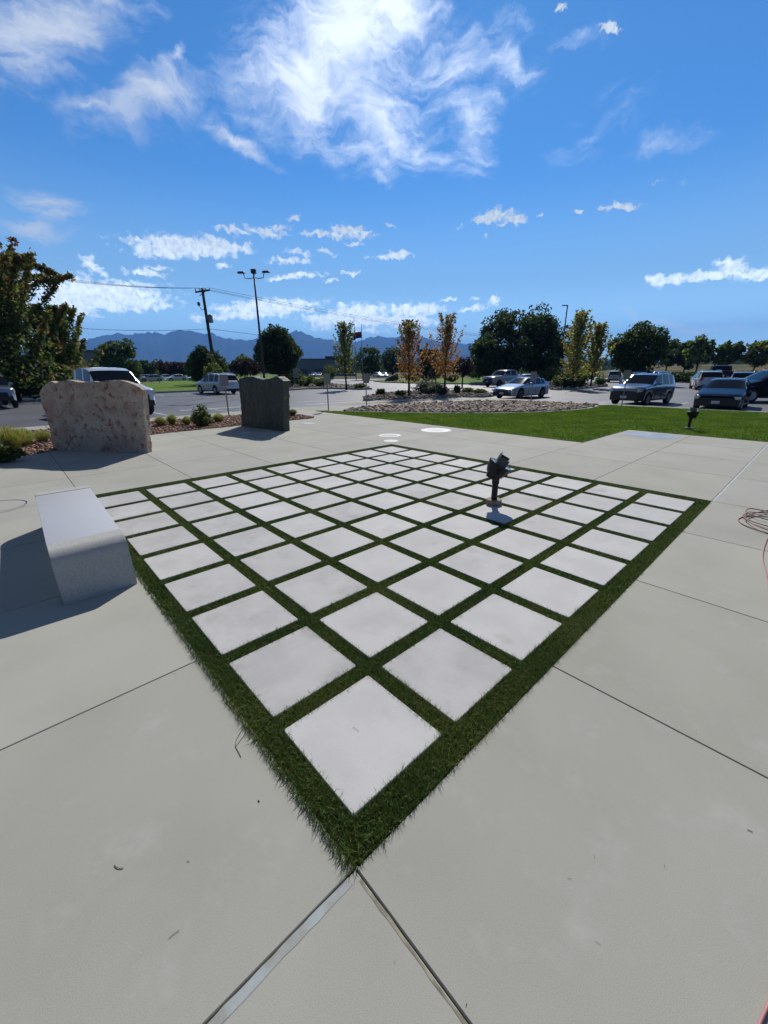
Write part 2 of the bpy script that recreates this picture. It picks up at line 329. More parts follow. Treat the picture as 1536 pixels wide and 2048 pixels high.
mat('disc_grey', (.26, .28, .31), .5, var=.2, vscale=4)
mat('wet_patch', (.36, .41, .50), .4, var=.25, vscale=2)
mat('ware', (.16, .19, .24), .7, var=.15, vscale=.3)
mat('ware_dark', (.05, .06, .075), .5)
mat('roofing', (.09, .10, .13), .8)
mat('flag_red', (.35, .05, .05), .8, trans=.4); mat('flag_blue', (.04, .06, .22), .8, trans=.4)
mat('twig', (.06, .05, .04), .8)
m_ = MATS['green_rock']  # vertical streaks of the slab
for n_ in m_.node_tree.nodes:
    if n_.type == 'TEX_NOISE':
        mp_ = m_.node_tree.nodes.new('ShaderNodeMapping'); mp_.inputs['Scale'].default_value = (1.6, 1.6, .16)
        src = n_.inputs['Vector'].links[0].from_socket; m_.node_tree.links.new(src, mp_.inputs[0]); m_.node_tree.links.new(mp_.outputs[0], n_.inputs['Vector'])

# ------------------------------------------------------------------ terrain, haze
def sheet(name, pts, z, material, kind='structure', cells=1):
    mb = MB(); mb.add([(p[0], p[1], z) for p in pts], [tuple(range(len(pts)))]); o = mb.build(name, material)
    # earclip-safe: triangulate
    bm = bmesh.new(); bm.from_mesh(o.data); bmesh.ops.triangulate(bm, faces=bm.faces[:])
    for f in bm.faces:
        f.normal_update()
        if f.normal.z < 0: f.normal_flip()
    bm.to_mesh(o.data); bm.free(); return tag(o, kind=kind)
g = sheet('ground', [(-16000, -16000), (16000, -16000), (16000, 16000), (-16000, 16000)], -.30, MATS['field'])

# dry slope rising behind the car park on the right
mb = MB(); vs = []; NS_ = 40
for i in range(NS_):
    px_ = 1180+i*20
    for j, (d_, k_) in enumerate(((84, 0), (110, .18), (150, .5), (200, .85), (240, 1), (300, 1.0), (420, .6))):
        zt_ = (hgt(729, 240, px_))*min(1, (px_-1180)/140)
        vs.append((*far(px_, d_)[:2], -.32+(zt_+.32)*k_+(.15*noise.noise(Vector((i*.4, j*.9, 2))) if j else 0)))
mb.add(vs, [(i*7+j, (i+1)*7+j, (i+1)*7+j+1, i*7+j+1) for i in range(NS_-1) for j in range(6)], True); tag(mb.build('hill', MATS['field']), kind='structure')

# mountains: a real ridge about eight kilometres off
prof = [(-400, 722), (-150, 716), (0, 708), (100, 694), (170, 680), (200, 671), (235, 666), (262, 669), (285, 665), (310, 664), (330, 668), (345, 662), (360, 658), (385, 661), (410, 668), (425, 666), (440, 672), (450, 678), (470, 677), (500, 679), (520, 676),
        (550, 674), (575, 668), (592, 659), (605, 664), (625, 672), (650, 678), (690, 682), (720, 682), (745, 672), (760, 672), (790, 675), (820, 671), (835, 669), (850, 674), (880, 682), (920, 686), (945, 687), (980, 693), (1050, 702), (1150, 714), (1300, 722), (1536, 724), (1800, 726)]
paz = []; pel = []
for px_, py_ in prof:
    r_ = ray(px_, py_); paz.append(math.degrees(math.atan2(r_[0], r_[1]))); pel.append(math.asin(r_[2]))
NA, NR_ = 420, 26; D0, D1, D2 = 5200., 8200., 11000.
vs = []
for i in range(NA):
    a = paz[0]+(paz[-1]-paz[0])*i/(NA-1); hc = math.tan(np.interp(a, paz, pel))*D1*(1+.05*noise.fractal(Vector((a*1.6, 2.2, 8)), .8, 2.2, 6))
    for j in range(NR_):
        t = j/(NR_-1); d = D0+(D2-D0)*t; tc_ = (D1-D0)/(D2-D0)
        s_ = (t/tc_)**1.15 if t < tc_ else (1-(t-tc_)/(1-tc_))**.8
        nz_ = noise.fractal(Vector((a*.55, d/900, 1.7)), .9, 2.1, 6)
        rid = abs(noise.noise(Vector((a*1.3, d/2600, 4.1))))
        h_ = hc*s_*(1 - (1-s_)*.35*rid) + nz_*hc*.10*math.sin(math.pi*min(1, s_*.98))*(1 if t < tc_ else .6)
        vs.append((CAM[0]+d*math.sin(R(a)), CAM[1]+d*math.cos(R(a)), max(h_, -.5) if j not in (0, NR_-1) else -20))
fs = [(i*NR_+j, (i+1)*NR_+j, (i+1)*NR_+j+1, i*NR_+j+1) for i in range(NA-1) for j in range(NR_-1)]
mb = MB(); mb.add(vs, fs, True); tag(mb.build('mountains', MATS['mountain']), kind='structure')

def haze():
    bm_ = MB(); bm_.box((0, 0, 448), (25000, 25000, 898.6))
    m = bpy.data.materials.new('haze_air'); m.use_nodes = True; nt = m.node_tree; nt.nodes.clear()
    v = nt.nodes.new('ShaderNodeVolumePrincipled'); v.inputs['Color'].default_value = (*HAZE_COL, 1); v.inputs['Density'].default_value = HAZE_D; v.inputs['Anisotropy'].default_value = 0.0
    o = nt.nodes.new('ShaderNodeOutputMaterial'); nt.links.new(v.outputs[0], o.inputs['Volume'])
    try: m.cycles.homogeneous_volume = True
    except Exception: pass
    return tag(bm_.build('haze', m), kind='stuff')
HAZE_COL, HAZE_D = (.19, .46, 1.0), 1.5e-4
haze()

# ------------------------------------------------------------------ raised kerbed areas
def poly_offset(pts, d):
    n = len(pts); area = sum(pts[i][0]*pts[(i+1) % n][1]-pts[(i+1) % n][0]*pts[i][1] for i in range(n)); sgn = 1 if area > 0 else -1; out = []
    for i in range(n):
        p0, p1, p2 = Vector(pts[i-1][:2]), Vector(pts[i][:2]), Vector(pts[(i+1) % n][:2])
        a = (p1-p0).normalized(); b = (p2-p1).normalized(); na = Vector((-a.y, a.x))*sgn; nb = Vector((-b.y, b.x))*sgn
        m = (na+nb); m = m/max(m.length, .3); k = d/max(.5, m.dot(na)); out.append((p1.x+m.x*k, p1.y+m.y*k))
    return out
def smooth_poly(pts, it=2):
    for _ in range(it):
        q = []
        for i in range(len(pts)):
            a, b = pts[i], pts[(i+1) % len(pts)]; q += [(a[0]*.75+b[0]*.25, a[1]*.75+b[1]*.25), (a[0]*.25+b[0]*.75, a[1]*.25+b[1]*.75)]
        pts = q
    return pts
def kerbed(name, pts, material, top=0.0, kerb=.16, base=-.14, kname=None):
    inner = poly_offset(pts, kerb); n = len(pts); mb = MB()
    zt = top+.02
    vs = [(p[0], p[1], base) for p in pts]+[(p[0], p[1], zt-.02) for p in pts]+[(p[0]+(q[0]-p[0])*.12, p[1]+(q[1]-p[1])*.12, zt) for p, q in zip(pts, inner)]+[(q[0], q[1], zt) for q in inner]+[(q[0], q[1], base) for q in inner]
    fs = []
    for k in range(4):
        fs += [(k*n+i, k*n+(i+1) % n, (k+1)*n+(i+1) % n, (k+1)*n+i) for i in range(n)]
    mb.add(vs, fs); tag(mb.build(kname or 'kerb', MATS['kerb']), kind='structure')
    bmn = bmesh.new()
    return sheet(name, inner, top, material)

# car park asphalt and road ------------------------------------------------
ZA = -.12
fb = [at(px, py, ZA)[:2] for px, py in ((620, 757.5), (800, 757), (960, 757), (1100, 756), (1250, 752), (1400, 750), (1536, 750), (1700, 752))]
sheet('asphalt', [(-120, 17.2), (12.2, 17.2), (23.0, 15), (23.4, 7), (23.4, -60), (120, -60)]+fb[::-1]+[(24, 62), (23, 43.4), (-120, 43.4)], ZA, MATS['asphalt'])
# crack sealing and stall lines on the asphalt
def flat_strip(mb, pts, w, z):
    for a, b in zip(pts[:-1], pts[1:]):
        d = Vector((b[0]-a[0], b[1]-a[1])); n = Vector((-d.y, d.x)).normalized()*w/2
        mb.add([(a[0]+n.x, a[1]+n.y, z), (a[0]-n.x, a[1]-n.y, z), (b[0]-n.x, b[1]-n.y, z), (b[0]+n.x, b[1]+n.y, z)], [(0, 1, 2, 3)])
mb = MB(); rr = random.Random(3)
for k in range(26):
    x0 = rr.uniform(-8, 60); y0 = rr.uniform(18, 42) if x0 < 30 else rr.uniform(-3, 30); a_ = rr.choice([0.1, 1.5, .3, 1.2])+rr.uniform(-.2, .2)
    p = [(x0, y0)]
    for s_ in range(rr.randint(5, 14)):
        a_ += rr.uniform(-.35, .35); p.append((p[-1][0]+math.cos(a_)*.9, p[-1][1]+math.sin(a_)*.9))
    flat_strip(mb, p, .09, ZA+.004)
tag(mb.build('asphalt_crack_seal', MATS['asphalt_dark']), kind='structure')
mb = MB()
for x in (-4.4, -1.6, 1.2, 4.0, 6.8, 9.6, 12.4): flat_strip(mb, [(x, 37.5), (x+.4, 43.0)], .1, ZA+.006)
for x in (-1.5, 1.3, 4.1+.9, 7.8, 10.6): flat_strip(mb, [(x, 18.9), (x-.2, 24)], .1, ZA+.006)
for y in (-7, -4.2, -1.4+1.9, 4.9, 8.4): flat_strip(mb, [(24.4, y), (29.8, y-.1)], .1, ZA+.006)
flat_strip(mb, [(6.2, 22.4), (11.5, 22.0)], .3, ZA+.008); flat_strip(mb, [(13.0, 20.8), (16.5, 20.0)], .25, ZA+.008)
flat_strip(mb, [(13.6, 22.8), (16.6, 22.4)], .18, ZA+.008)
tag(mb.build('parking_lines', MATS['road_paint']), kind='structure')

# plaza: one sheet of saw-cut slabs over a joint bed -----------------------
xs = [-13, -10.0, -6.7, -3.4, -1.77, -.11, 1.54, 3.19, 4.86, 6.56, 8.52, 10.28, 12.0, 13.72, 15.4, 17.2, 19.0, 21.0, 23.2]
ys = [-13, -9.8, -6.6, -3.4, -1.8, -.15, 1.50, 3.17, 4.84, 6.58, 8.2, 9.85, 11.5, 13.2, 15.0, 16.7]
mb = MB(); g_ = .0035
for i in range(len(xs)-1):
    for j in range(len(ys)-1):
        x0, x1, y0, y1 = xs[i]+g_, xs[i+1]-g_, ys[j]+g_, ys[j+1]-g_
        if x0 > -.2 and x1 < 6.6 and y0 > -.2 and y1 < 6.6: continue
        b = .003
        mb.add([(x0, y0, -.05), (x1, y0, -.05), (x1, y1, -.05), (x0, y1, -.05), (x0, y0, -b), (x1, y0, -b), (x1, y1, -b), (x0, y1, -b),
                (x0+b, y0+b, 0), (x1-b, y0+b, 0), (x1-b, y1-b, 0), (x0+b, y1-b, 0)],
               [(0, 1, 5, 4), (1, 2, 6, 5), (2, 3, 7, 6), (3, 0, 4, 7), (4, 5, 9, 8), (5, 6, 10, 9), (6, 7, 11, 10), (7, 4, 8, 11), (8, 9, 10, 11)])
po = tag(mb.build('plaza', MATS['concrete']), kind='structure')
ca = po.data.color_attributes.new('tint', 'FLOAT_COLOR', 'POINT'); nv_ = len(mb.v); c4 = np.ones((nv_, 4), np.float32)
tn = np.repeat(np.random.default_rng(12).normal(0, 1, (nv_//12, 2)), 12, 0); c4[:, :3] = np.array([.41, .405, .35])*(1+.028*tn[:, :1]); c4[:, 2] *= 1+.012*tn[:, 1]; ca.data.foreach_set('color', c4.ravel())
sheet('joint_bed', [(-13, -13), (23.2, -13), (23.2, 16.7), (-13, 16.7)], -.03, MATS['joint'])
# walk beyond the plaza up to the street kerb
walk = [(-13, 16.65), (9.2, 16.65), (23.15, 16.65), (23.25, -13), (23.95, -13), (24.0, 7.3), (24.2, 12.5), (23.6, 15.9), (20.6, 18.0), (17.5, 19.0), (14.6, 18.5), (12.1, 18.0), (10.5, 18.4), (-13, 18.3)]
mb = MB(); n = len(walk); mb.add([(p[0], p[1], -.13) for p in walk]+[(p[0], p[1], -.004) for p in walk], [(i, (i+1) % n, n+(i+1) % n, n+i) for i in range(n)]); wk = mb.build('walk_edge', MATS['kerb']); tag(wk, kind='structure')
sheet('walk', walk, -.004, MATS['slab2'])
mb = MB()
for a, b in (((-13, 18.0), (12, 18.0)), ((23.7, -13), (23.72, 7.3))): flat_strip(mb, [a, b], .015, 0.0)
for x in range(-6, 12, 3): flat_strip(mb, [(x+.3, 16.7), (x+.3, 18.2)], .015, 0.0)
for x, y in ((14.0, 16.8), (17.2, 16.8), (20.4, 16.0)): flat_strip(mb, [(x, y), (x+.4, y+1.7)], .015, 0.0)
tag(mb.build('walk_joints', MATS['joint']), kind='structure')
# sealant in the wide joints
def ragged(pts, w, z, name, m, seed=1, wob=.25):
    rr = random.Random(seed); mb = MB(); (x0, y0), (x1, y1) = pts; L_ = math.hypot(x1-x0, y1-y0); n = int(L_/.04)+2; ux, uy = (x1-x0)/L_, (y1-y0)/L_; vs = []
    for i in range(n):
        t = L_*i/(n-1); wa = w/2*(1+rr.uniform(-wob, wob)); wb = w/2*(1+rr.uniform(-wob, wob)); vs += [(x0+ux*t-uy*wa, y0+uy*t+ux*wa, z), (x0+ux*t+uy*wb, y0+uy*t-ux*wb, z)]
    mb.add(vs, [(2*i, 2*i+1, 2*i+3, 2*i+2) for i in range(n-1)]); return tag(mb.build(name, m), kind='structure')
ragged([(-4, -.171), (-.15, -.169)], .030, .0012, 'joint_sealant', MATS['sealant'], 1, .12)
ragged([(-.1205, -4), (-.1205, -.19)], .011, .0012, 'joint_sealant', MATS['sealant_tan'], 2, .5)
ragged([(6.57, -.168), (17.0, -.168)], .03, .0012, 'joint_sealant', MATS['sealant_white'], 3, .15)
ragged([(6.7, 4.82), (8.4, 4.82)], .035, .0012, 'joint_sealant', MATS['sealant_white'], 4, .15)
ragged([(6.7, 4.95), (8.4, 4.95)], .02, .0012, 'joint_sealant', MATS['sealant_white'], 5, .15)

# round covers and stains in the paving
def disc(name, c, r, m, z, label, cat, ring=None, group=None, sq=1.0):
    t = empty(name, (c[0], c[1], 0)); tag(t, label, cat, group)
    def d_(r0, r1, z0, nm, mm):
        n = 40; vs = [(r_*math.cos(2*math.pi*k/n)*sq, r_*math.sin(2*math.pi*k/n), z0) for r_ in (r0, r1) for k in range(n)]+[(r1*1.01*math.cos(2*math.pi*k/n)*sq, r1*1.01*math.sin(2*math.pi*k/n), -.003) for k in range(n)]
        b = MB(); b.add(vs, [(k, n+k, n+(k+1) % n, (k+1) % n) for k in range(n)]+[(n+k, 2*n+k, 2*n+(k+1) % n, n+(k+1) % n) for k in range(n)]); b.build(nm, mm, t)
    if ring: d_(0.004, r*ring, z+.002, 'cover_plate', MATS['disc_grey']); d_(r*ring, r, z, 'ring', m)
    else: d_(0.004, r, z, 'cover_plate', m)
    return t
disc('ground_cover', (9.35, 7.42), .48, MATS['disc_white'], .004, 'large white concrete ring around a round grey ground cover beside the lawn edge', 'ground cover', ring=.55)
disc('ground_cover', (7.55, 7.68), .34, MATS['disc_white'], .004, 'smaller ground cover with dark grey centre and white ring beyond the turf grid', 'ground cover', ring=.66)
disc('ground_cover', (6.9, 6.95), .2, MATS['disc_white'], .004, 'plain white round ground cover touching the far tip of the turf grid', 'ground cover')
disc('ground_cover', (12.86, 2.33), .70, MATS['wet_patch'], .004, 'large blue grey oval ground plate at the plaza corner by the lawn', 'ground plate', sq=.72)
disc('ground_cover', (7.45, 11.9), .3, MATS['disc_white'], .003, 'faint pale round patch in the paving right of the dark green stone', 'ground cover', sq=.6)
disc('ground_cover', (4.72, 11.25), .16, MATS['disc_white'], .003, 'small pale plate in the shadow at the foot of the green stone', 'ground cover')
t = empty('paving_ring', (-1.12, 6.85, 0)); tag(t, 'thin pale ring set into the paving beyond the granite bench at the left frame edge', 'paving ring')
b = MB(); n = 48
b.add([(r_*math.cos(2*math.pi*k/n), r_*math.sin(2*math.pi*k/n), .003) for r_ in (.37, .40) for k in range(n)], [(k, n+k, n+(k+1) % n, (k+1) % n) for k in range(n)]); b.build('ring', MATS['disc_white'], t)
b = MB(); b.add([(r_*math.cos(2*math.pi*k/n), r_*math.sin(2*math.pi*k/n), .003) for r_ in (.355, .37) for k in range(n)], [(k, n+k, n+(k+1) % n, (k+1) % n) for k in range(n)]); b.build('groove', MATS['joint'], t)

# ------------------------------------------------------------------ pavers in turf
PI_, TS = .711, .6012
ordn = ['first', 'second', 'third', 'fourth', 'fifth', 'sixth', 'seventh', 'eighth', 'ninth']
def paver_mesh(i, j):
    rr = random.Random(i*17+j); bm = bmesh.new(); bmesh.ops.create_cube(bm, size=1)
    for v in bm.verts: v.co = Vector((v.co.x*TS, v.co.y*TS, v.co.z*.05))
    bmesh.ops.bevel(bm, geom=[e for e in bm.edges if abs(e.verts[0].co.z-e.verts[1].co.z) > .01], offset=.007, segments=2, affect='EDGES')
    bmesh.ops.bevel(bm, geom=[e for e in bm.edges if all(v.co.z > .02 for v in e.verts)], offset=.004, segments=1, affect='EDGES')
    me = bpy.data.meshes.new('paver'); bm.to_mesh(me); bm.free(); return me
pm = [paver_mesh(0, 0), paver_mesh(1, 1)]; pm[0].materials.append(MATS['paver']); pm[1].materials.append(MATS['paver_b'])
for i in range(9):
    for j in range(9):
        rr = random.Random(i*31+j*7)
        o = bpy.data.objects.new('paver', pm[1] if (i < 2 and j > 0) or rr.random() < .15 else pm[0]); COL.objects.link(o)
        o.location = (i*PI_+TS/2, j*PI_+TS/2, -.011+rr.uniform(-.001, .001)); o.rotation_euler = (rr.uniform(-.002, .002), rr.uniform(-.002, .002), rr.choice((0, 1, 2, 3))*math.pi/2+rr.uniform(-.004, .004))
        if i == 0 and j == 0: lb = 'white square paver at the near tip of the turf grid, closest to the viewer'
        else: lb = 'white square paver, %s row in from near left turf edge, %s from near right edge' % (ordn[i], ordn[j])
        tag(o, lb, 'paver', 'square white pavers set in the turf grid')

X0, X1, Y0, Y1 = -.142, 6.47, -.158, 6.47
sheet('turf_base', [(X0-.02, Y0), (X1+.08, Y0), (X1+.08, Y1+.08), (X0-.02, Y1+.08)], -.012, MATS['turf_base'])
def blades(name, P, hmin, hmax, wid, cols, lean=.5, seed=1, segs=2):
    rg = np.random.default_rng(seed); n = len(P); th = rg.uniform(0, 2*np.pi, n); h = rg.uniform(hmin, hmax, n); w = wid*rg.uniform(.7, 1.3, n)*.5
    ln = rg.normal(0, lean, (n, 2))*h[:, None]; dx = np.stack([np.cos(th)*w, np.sin(th)*w], 1)
    V = np.zeros((n, 5, 3), np.float32)
    V[:, 0, :2] = P[:, :2]-dx; V[:, 1, :2] = P[:, :2]+dx; V[:, :2, 2] = P[:, 2:3]
    V[:, 2, :2] = P[:, :2]+dx*.8+ln*.35; V[:, 3, :2] = P[:, :2]-dx*.8+ln*.35; V[:, 2:4, 2] = (P[:, 2]+h*.6)[:, None]
    V[:, 4, :2] = P[:, :2]+ln; V[:, 4, 2] = P[:, 2]+h*np.sqrt(np.clip(1-(ln**2).sum(1)/h**2*.3, .2, 1))
    base = np.arange(n)[:, None]*5
    T = np.concatenate([base+np.array([[0, 1, 2]]), base+np.array([[0, 2, 3]]), base+np.array([[3, 2, 4]])], 1).ravel()
    ci = rg.integers(0, len(cols), n); pf = np.sin(P[:, 0]*2.1+1.7*np.sin(P[:, 1]*1.3))*np.sin(P[:, 1]*2.7+1.3*np.sin(P[:, 0]*1.9))+.6*np.sin(P[:, 0]*7.3+P[:, 1]*3.1)*np.sin(P[:, 1]*8.9-P[:, 0]*2.2)
    C = np.array(cols)[ci]*rg.uniform(.7, 1.3, (n, 1))*(1+.16*pf[:, None]); C[:, 0] *= 1+.10*pf; C = np.repeat(C[:, None, :], 5, 1).reshape(-1, 3)
    return fast_mesh(name, V.reshape(-1, 3), T, 3, MATS['blade'], C)
NT = 2000000; rg = np.random.default_rng(5)
P = np.stack([rg.uniform(X0, X1+.06, NT), rg.uniform(Y0+.005, Y1+.06, NT)], 1)
fx = np.mod(P[:, 0], PI_); fy = np.mod(P[:, 1], PI_)
intile = (fx > .004) & (fx < TS-.004) & (fy > .004) & (fy < TS-.004) & (P[:, 0] > 0) & (P[:, 1] > 0) & (P[:, 0] < 8*PI_+TS) & (P[:, 1] < 8*PI_+TS)
P = P[~intile]; dd = np.hypot(P[:, 0]-CAM[0], P[:, 1]-CAM[1]); dens0 = NT/((X1-X0+.06)*(Y1-Y0+.055))
keep = rg.random(len(P)) < np.clip(42000*np.minimum(1, (2.0/dd)**1.25)/dens0, 0, 1); P = P[keep]
P = np.column_stack([P, np.full(len(P), -.012)])
dd = np.hypot(P[:, 0]-CAM[0], P[:, 1]-CAM[1])
tc_ = [(.085, .15, .022), (.11, .175, .03), (.06, .115, .024), (.15, .21, .05), (.09, .155, .03), (.19, .175, .07)]
near = dd < 3.2
me = blades('turf', P[near], .026, .050, .0030, tc_, .46, 2); link('turf', me)
tag(bpy.data.objects['turf'], 'dark green artificial grass strips between the white pavers', 'artificial turf', kind='stuff')
me = blades('turf_far', P[~near], .022, .038, .006, tc_, .38, 3); o = link('turf', me); tag(o, 'dark green artificial grass strips between the white pavers', 'artificial turf', kind='stuff')

# ------------------------------------------------------------------ front lawn and beds
lawn = [(10.28, 15.75), (10.27, 10.0), (10.28, 3.20), (12.0, 3.17), (13.68, 3.14), (13.72, -1), (13.72, -13), (23.15, -13), (23.15, 0), (22.95, 2.6), (22.9, 5.0), (22.6, 6.8), (22.1, 7.15), (21.3, 6.9), (20.1, 6.8), (18.7, 6.95), (17.2, 7.45), (15.8, 8.25), (14.5, 9.35), (13.1, 11.0), (11.9, 12.8), (11.0, 14.4)]
sheet('front_lawn', lawn, .012, MATS['lawn'])
def in_poly(P, poly):
    x, y = P[:, 0], P[:, 1]; c = np.zeros(len(P), bool); n = len(poly)
    for i in range(n):
        x1, y1 = poly[i]; x2, y2 = poly[(i+1) % n]
        if y1 == y2: continue
        c ^= ((y1 > y) != (y2 > y)) & (x < (x2-x1)*(y-y1)/(y2-y1)+x1)
    return c
def scatter(poly, n, seed=1):
    rg = np.random.default_rng(seed); p = np.array(poly); lo, hi = p.min(0), p.max(0); P = rg.uniform(lo, hi, (n, 2)); return P[in_poly(P, poly)]
P = scatter(lawn[:3]+lawn[3:6]+[(13.72, -3), (23.1, -3)]+lawn[8:], 330000, 4)
P = np.column_stack([P, np.full(len(P), .012)])
lc = [(.14, .25, .014), (.18, .29, .02), (.12, .22, .012), (.22, .29, .03)]
me = blades('front_grass', P, .03, .06, .011, lc, .45, 6); o = link('front_grass', me); tag(o, 'short mown green grass of the front lawn', 'grass', kind='stuff')
# concrete mow strip between lawn and rocks
strip = [(11.0, 14.45), (11.95, 12.85), (13.15, 11.05), (14.55, 9.4), (15.85, 8.3), (17.25, 7.5), (18.75, 7.0), (20.1, 6.85), (21.3, 6.95), (22.1, 7.2), (22.7, 7.0), (23.2, 6.6)]
mb = MB(); vs = []
for i, p in enumerate(strip):
    a = Vector(strip[max(0, i-1)]); c = Vector(strip[min(len(strip)-1, i+1)]); d = (c-a).normalized(); n_ = Vector((-d.y, d.x))
    if n_.y < 0: n_ = -n_
    vs += [(p[0], p[1], 0), (p[0], p[1], .035), (p[0]+n_.x*.14, p[1]+n_.y*.14, .035), (p[0]+n_.x*.14, p[1]+n_.y*.14, 0)]
mb.add(vs, [(4*i+k, 4*i+k+1, 4*i+k+5, 4*i+k+4) for i in range(len(strip)-1) for k in range(3)]); tag(mb.build('lawn_edging', MATS['kerb']), kind='structure')
rockbed = [(p[0]+.1, p[1]+.14) for p in strip[:-2]]+[(22.5, 7.4), (22.3, 9.6), (22.0, 12.0), (20.5, 13.4), (18.5, 14.3), (16.4, 15.0), (14.4, 15.6), (12.6, 15.3), (11.4, 14.8)]
sheet('rock_bed_soil', rockbed, .008, MATS['soil'])
def stones(name, P, smin, smax, cols, m, z0=.0, seed=1, flat=.6):
    bm = bmesh.new(); bmesh.ops.create_icosphere(bm, subdivisions=1, radius=1); base = np.array([v.co[:] for v in bm.verts]); F = np.array([[v.index for v in f.verts] for f in bm.faces]); bm.free()
    rg = np.random.default_rng(seed); n = len(P); nv = len(base); s = rg.uniform(smin, smax, n)*.5; th = rg.uniform(0, 2*np.pi, n)
    D = base[None]*(1+rg.normal(0, .16, (n, nv, 1))); sc = np.stack([s*rg.uniform(.9, 1.5, n), s*rg.uniform(.7, 1.1, n), s*flat*rg.uniform(.7, 1.3, n)], 1)
    D = D*sc[:, None, :]; c, sn = np.cos(th)[:, None], np.sin(th)[:, None]; tl = rg.normal(0, .35, n)[:, None]
    x, y, z = D[..., 0], D[..., 1], D[..., 2]; z2 = z+x*tl; V = np.stack([x*c-y*sn, x*sn+y*c, z2], -1)
    V[..., 0] += P[:, 0:1]; V[..., 1] += P[:, 1:2]; V[..., 2] += (z0+sc[:, 2]*rg.uniform(.2, .9, n))[:, None]
    T = (F[None]+(np.arange(n)*nv)[:, None, None]).ravel(); C = np.array(cols)[rg.integers(0, len(cols), n)]*rg.uniform(.7, 1.25, (n, 1))
    return fast_mesh(name, V.reshape(-1, 3), T, 3, m, np.repeat(C, nv, 0))
cc = [(.37, .30, .23), (.44, .36, .28), (.34, .23, .17), (.36, .34, .31), (.28, .21, .17), (.48, .40, .31), (.36, .27, .21)]
me = stones('cobbles', scatter(rockbed, 11000, 8), .10, .23, cc, MATS['cobble'], 0, 3); tag(link('cobbles', me), 'bed of tan and pinkish rounded cobblestones beyond the front lawn', 'cobblestones', kind='stuff')
bed = [(-13, 10.9), (-3, 11.1), (-1, 11.35), (-.1, 11.75), (.9, 12.5), (2.8, 13.05), (5.3, 13.12), (8.5, 13.22), (8.75, 13.5), (8.7, 16.2), (7.2, 16.5), (3, 16.75), (-13, 16.8)]
sheet('shrub_bed_soil', bed, .006, MATS['soil'])
mc = [(.30, .17, .12), (.36, .22, .16), (.24, .13, .10), (.40, .28, .21), (.33, .20, .15), (.20, .12, .09)]
me = stones('gravel', scatter([p for p in bed if p[0] > -4]+[(-4, 16.8), (-4, 11.1)], 1, 9) if False else scatter([(-4, 11.05)]+bed[2:-1]+[(-4, 16.8)], 16000, 9), .05, .11, mc, MATS['mulch'], 0, 4); tag(link('gravel', me), 'reddish brown crushed rock mulch around the shrubs', 'gravel', kind='stuff')

# ------------------------------------------------------------------ far lawns and islands
left_lawn = [(-120, 43.4), (22.5, 43.4), (24.5, 47)]+[at(px, py, 0)[:2] for px, py in ((600, 763), (640, 757), (620, 752), (560, 750), (470, 749))]+[far(300, 88)[:2], far(100, 92)[:2], far(-200, 100)[:2]]
kerbed('left_lawn', left_lawn, MATS['lawn'], .03, kname='kerb')
meadow = [at(612, 757, 0)[:2], at(800, 756, 0)[:2], far(810, 135)[:2], far(640, 150)[:2], far(560, 140)[:2]]
sheet('meadow', meadow, .02, MATS['field_green'])
isl_a = smooth_poly([at(px, py, 0)[:2] for px, py in ((505, 788), (560, 780), (640, 775), (748, 778.5), (735, 773), (690, 769), (640, 766), (560, 768), (510, 775))], 1)
kerbed('planted_island', isl_a, MATS['soil'], .03)
isl_b = smooth_poly([at(px, py, 0)[:2] for px, py in ((716, 796.5), (760, 801.5), (830, 799), (930, 794.5), (994, 790), (985, 786.5), (900, 782), (830, 782.5), (760, 787))], 1)
kerbed('planted_island', isl_b, MATS['soil'], .03)
isl_c = smooth_poly([at(px, py, 0)[:2] for px, py in ((742, 763), (850, 766.5), (960, 767.5), (1060, 764), (1120, 760), (1090, 756), (960, 755), (840, 757), (760, 759))], 1)
kerbed('planted_island', isl_c, MATS['lawn'], .03)
isl_d = smooth_poly([at(px, py, 0)[:2] for px, py in ((1100, 779), (1160, 776), (1222, 770.5), (1200, 768), (1150, 769), (1098, 772))], 1)
kerbed('planted_island', isl_d, MATS['soil'], .03)
for isl, n_, sd_ in ((isl_b, 2600, 1), (isl_a, 900, 2), (isl_d, 900, 3)):
    me = stones('gravel', scatter([tuple(p) for p in isl], n_, sd_), .10, .24, [(.26, .21, .18), (.20, .16, .14), (.32, .26, .21)], MATS['cobble'], .03, sd_+10); tag(link('gravel', me), 'brown rock mulch of the car park islands', 'gravel', kind='stuff')

# ------------------------------------------------------------------ vegetation
def leaf_mesh(name, P, size, cols, seed=1, orange=None, asp=1.6):
    """small leaf-shaped faces at P; cols: list of leaf colours"""
    rg = np.random.default_rng(seed); n = len(P); s = size*rg.uniform(.6, 1.4, n)[:, None]
    a = rg.normal(0, 1, (n, 3)); a /= np.linalg.norm(a, axis=1)[:, None]; b = rg.normal(0, 1, (n, 3)); b -= (a*b).sum(1)[:, None]*a; b /= np.linalg.norm(b, axis=1)[:, None]
    V = np.stack([P-a*s*.5*asp, P+b*s*.42, P+a*s*.5*asp, P-b*s*.42], 1)
    C = np.array(cols)[rg.integers(0, len(cols), n)]*rg.uniform(.7, 1.35, (n, 1))
    if orange is not None:
        f, oc = orange; k = rg.random(n) < f; C[k] = np.array(oc)[rg.integers(0, len(oc), k.sum())]*rg.uniform(.7, 1.3, (k.sum(), 1))
    T = np.arange(n*4); return fast_mesh(name, V.reshape(-1, 3), T, 4, MATS['leaf'], np.repeat(C, 4, 0))
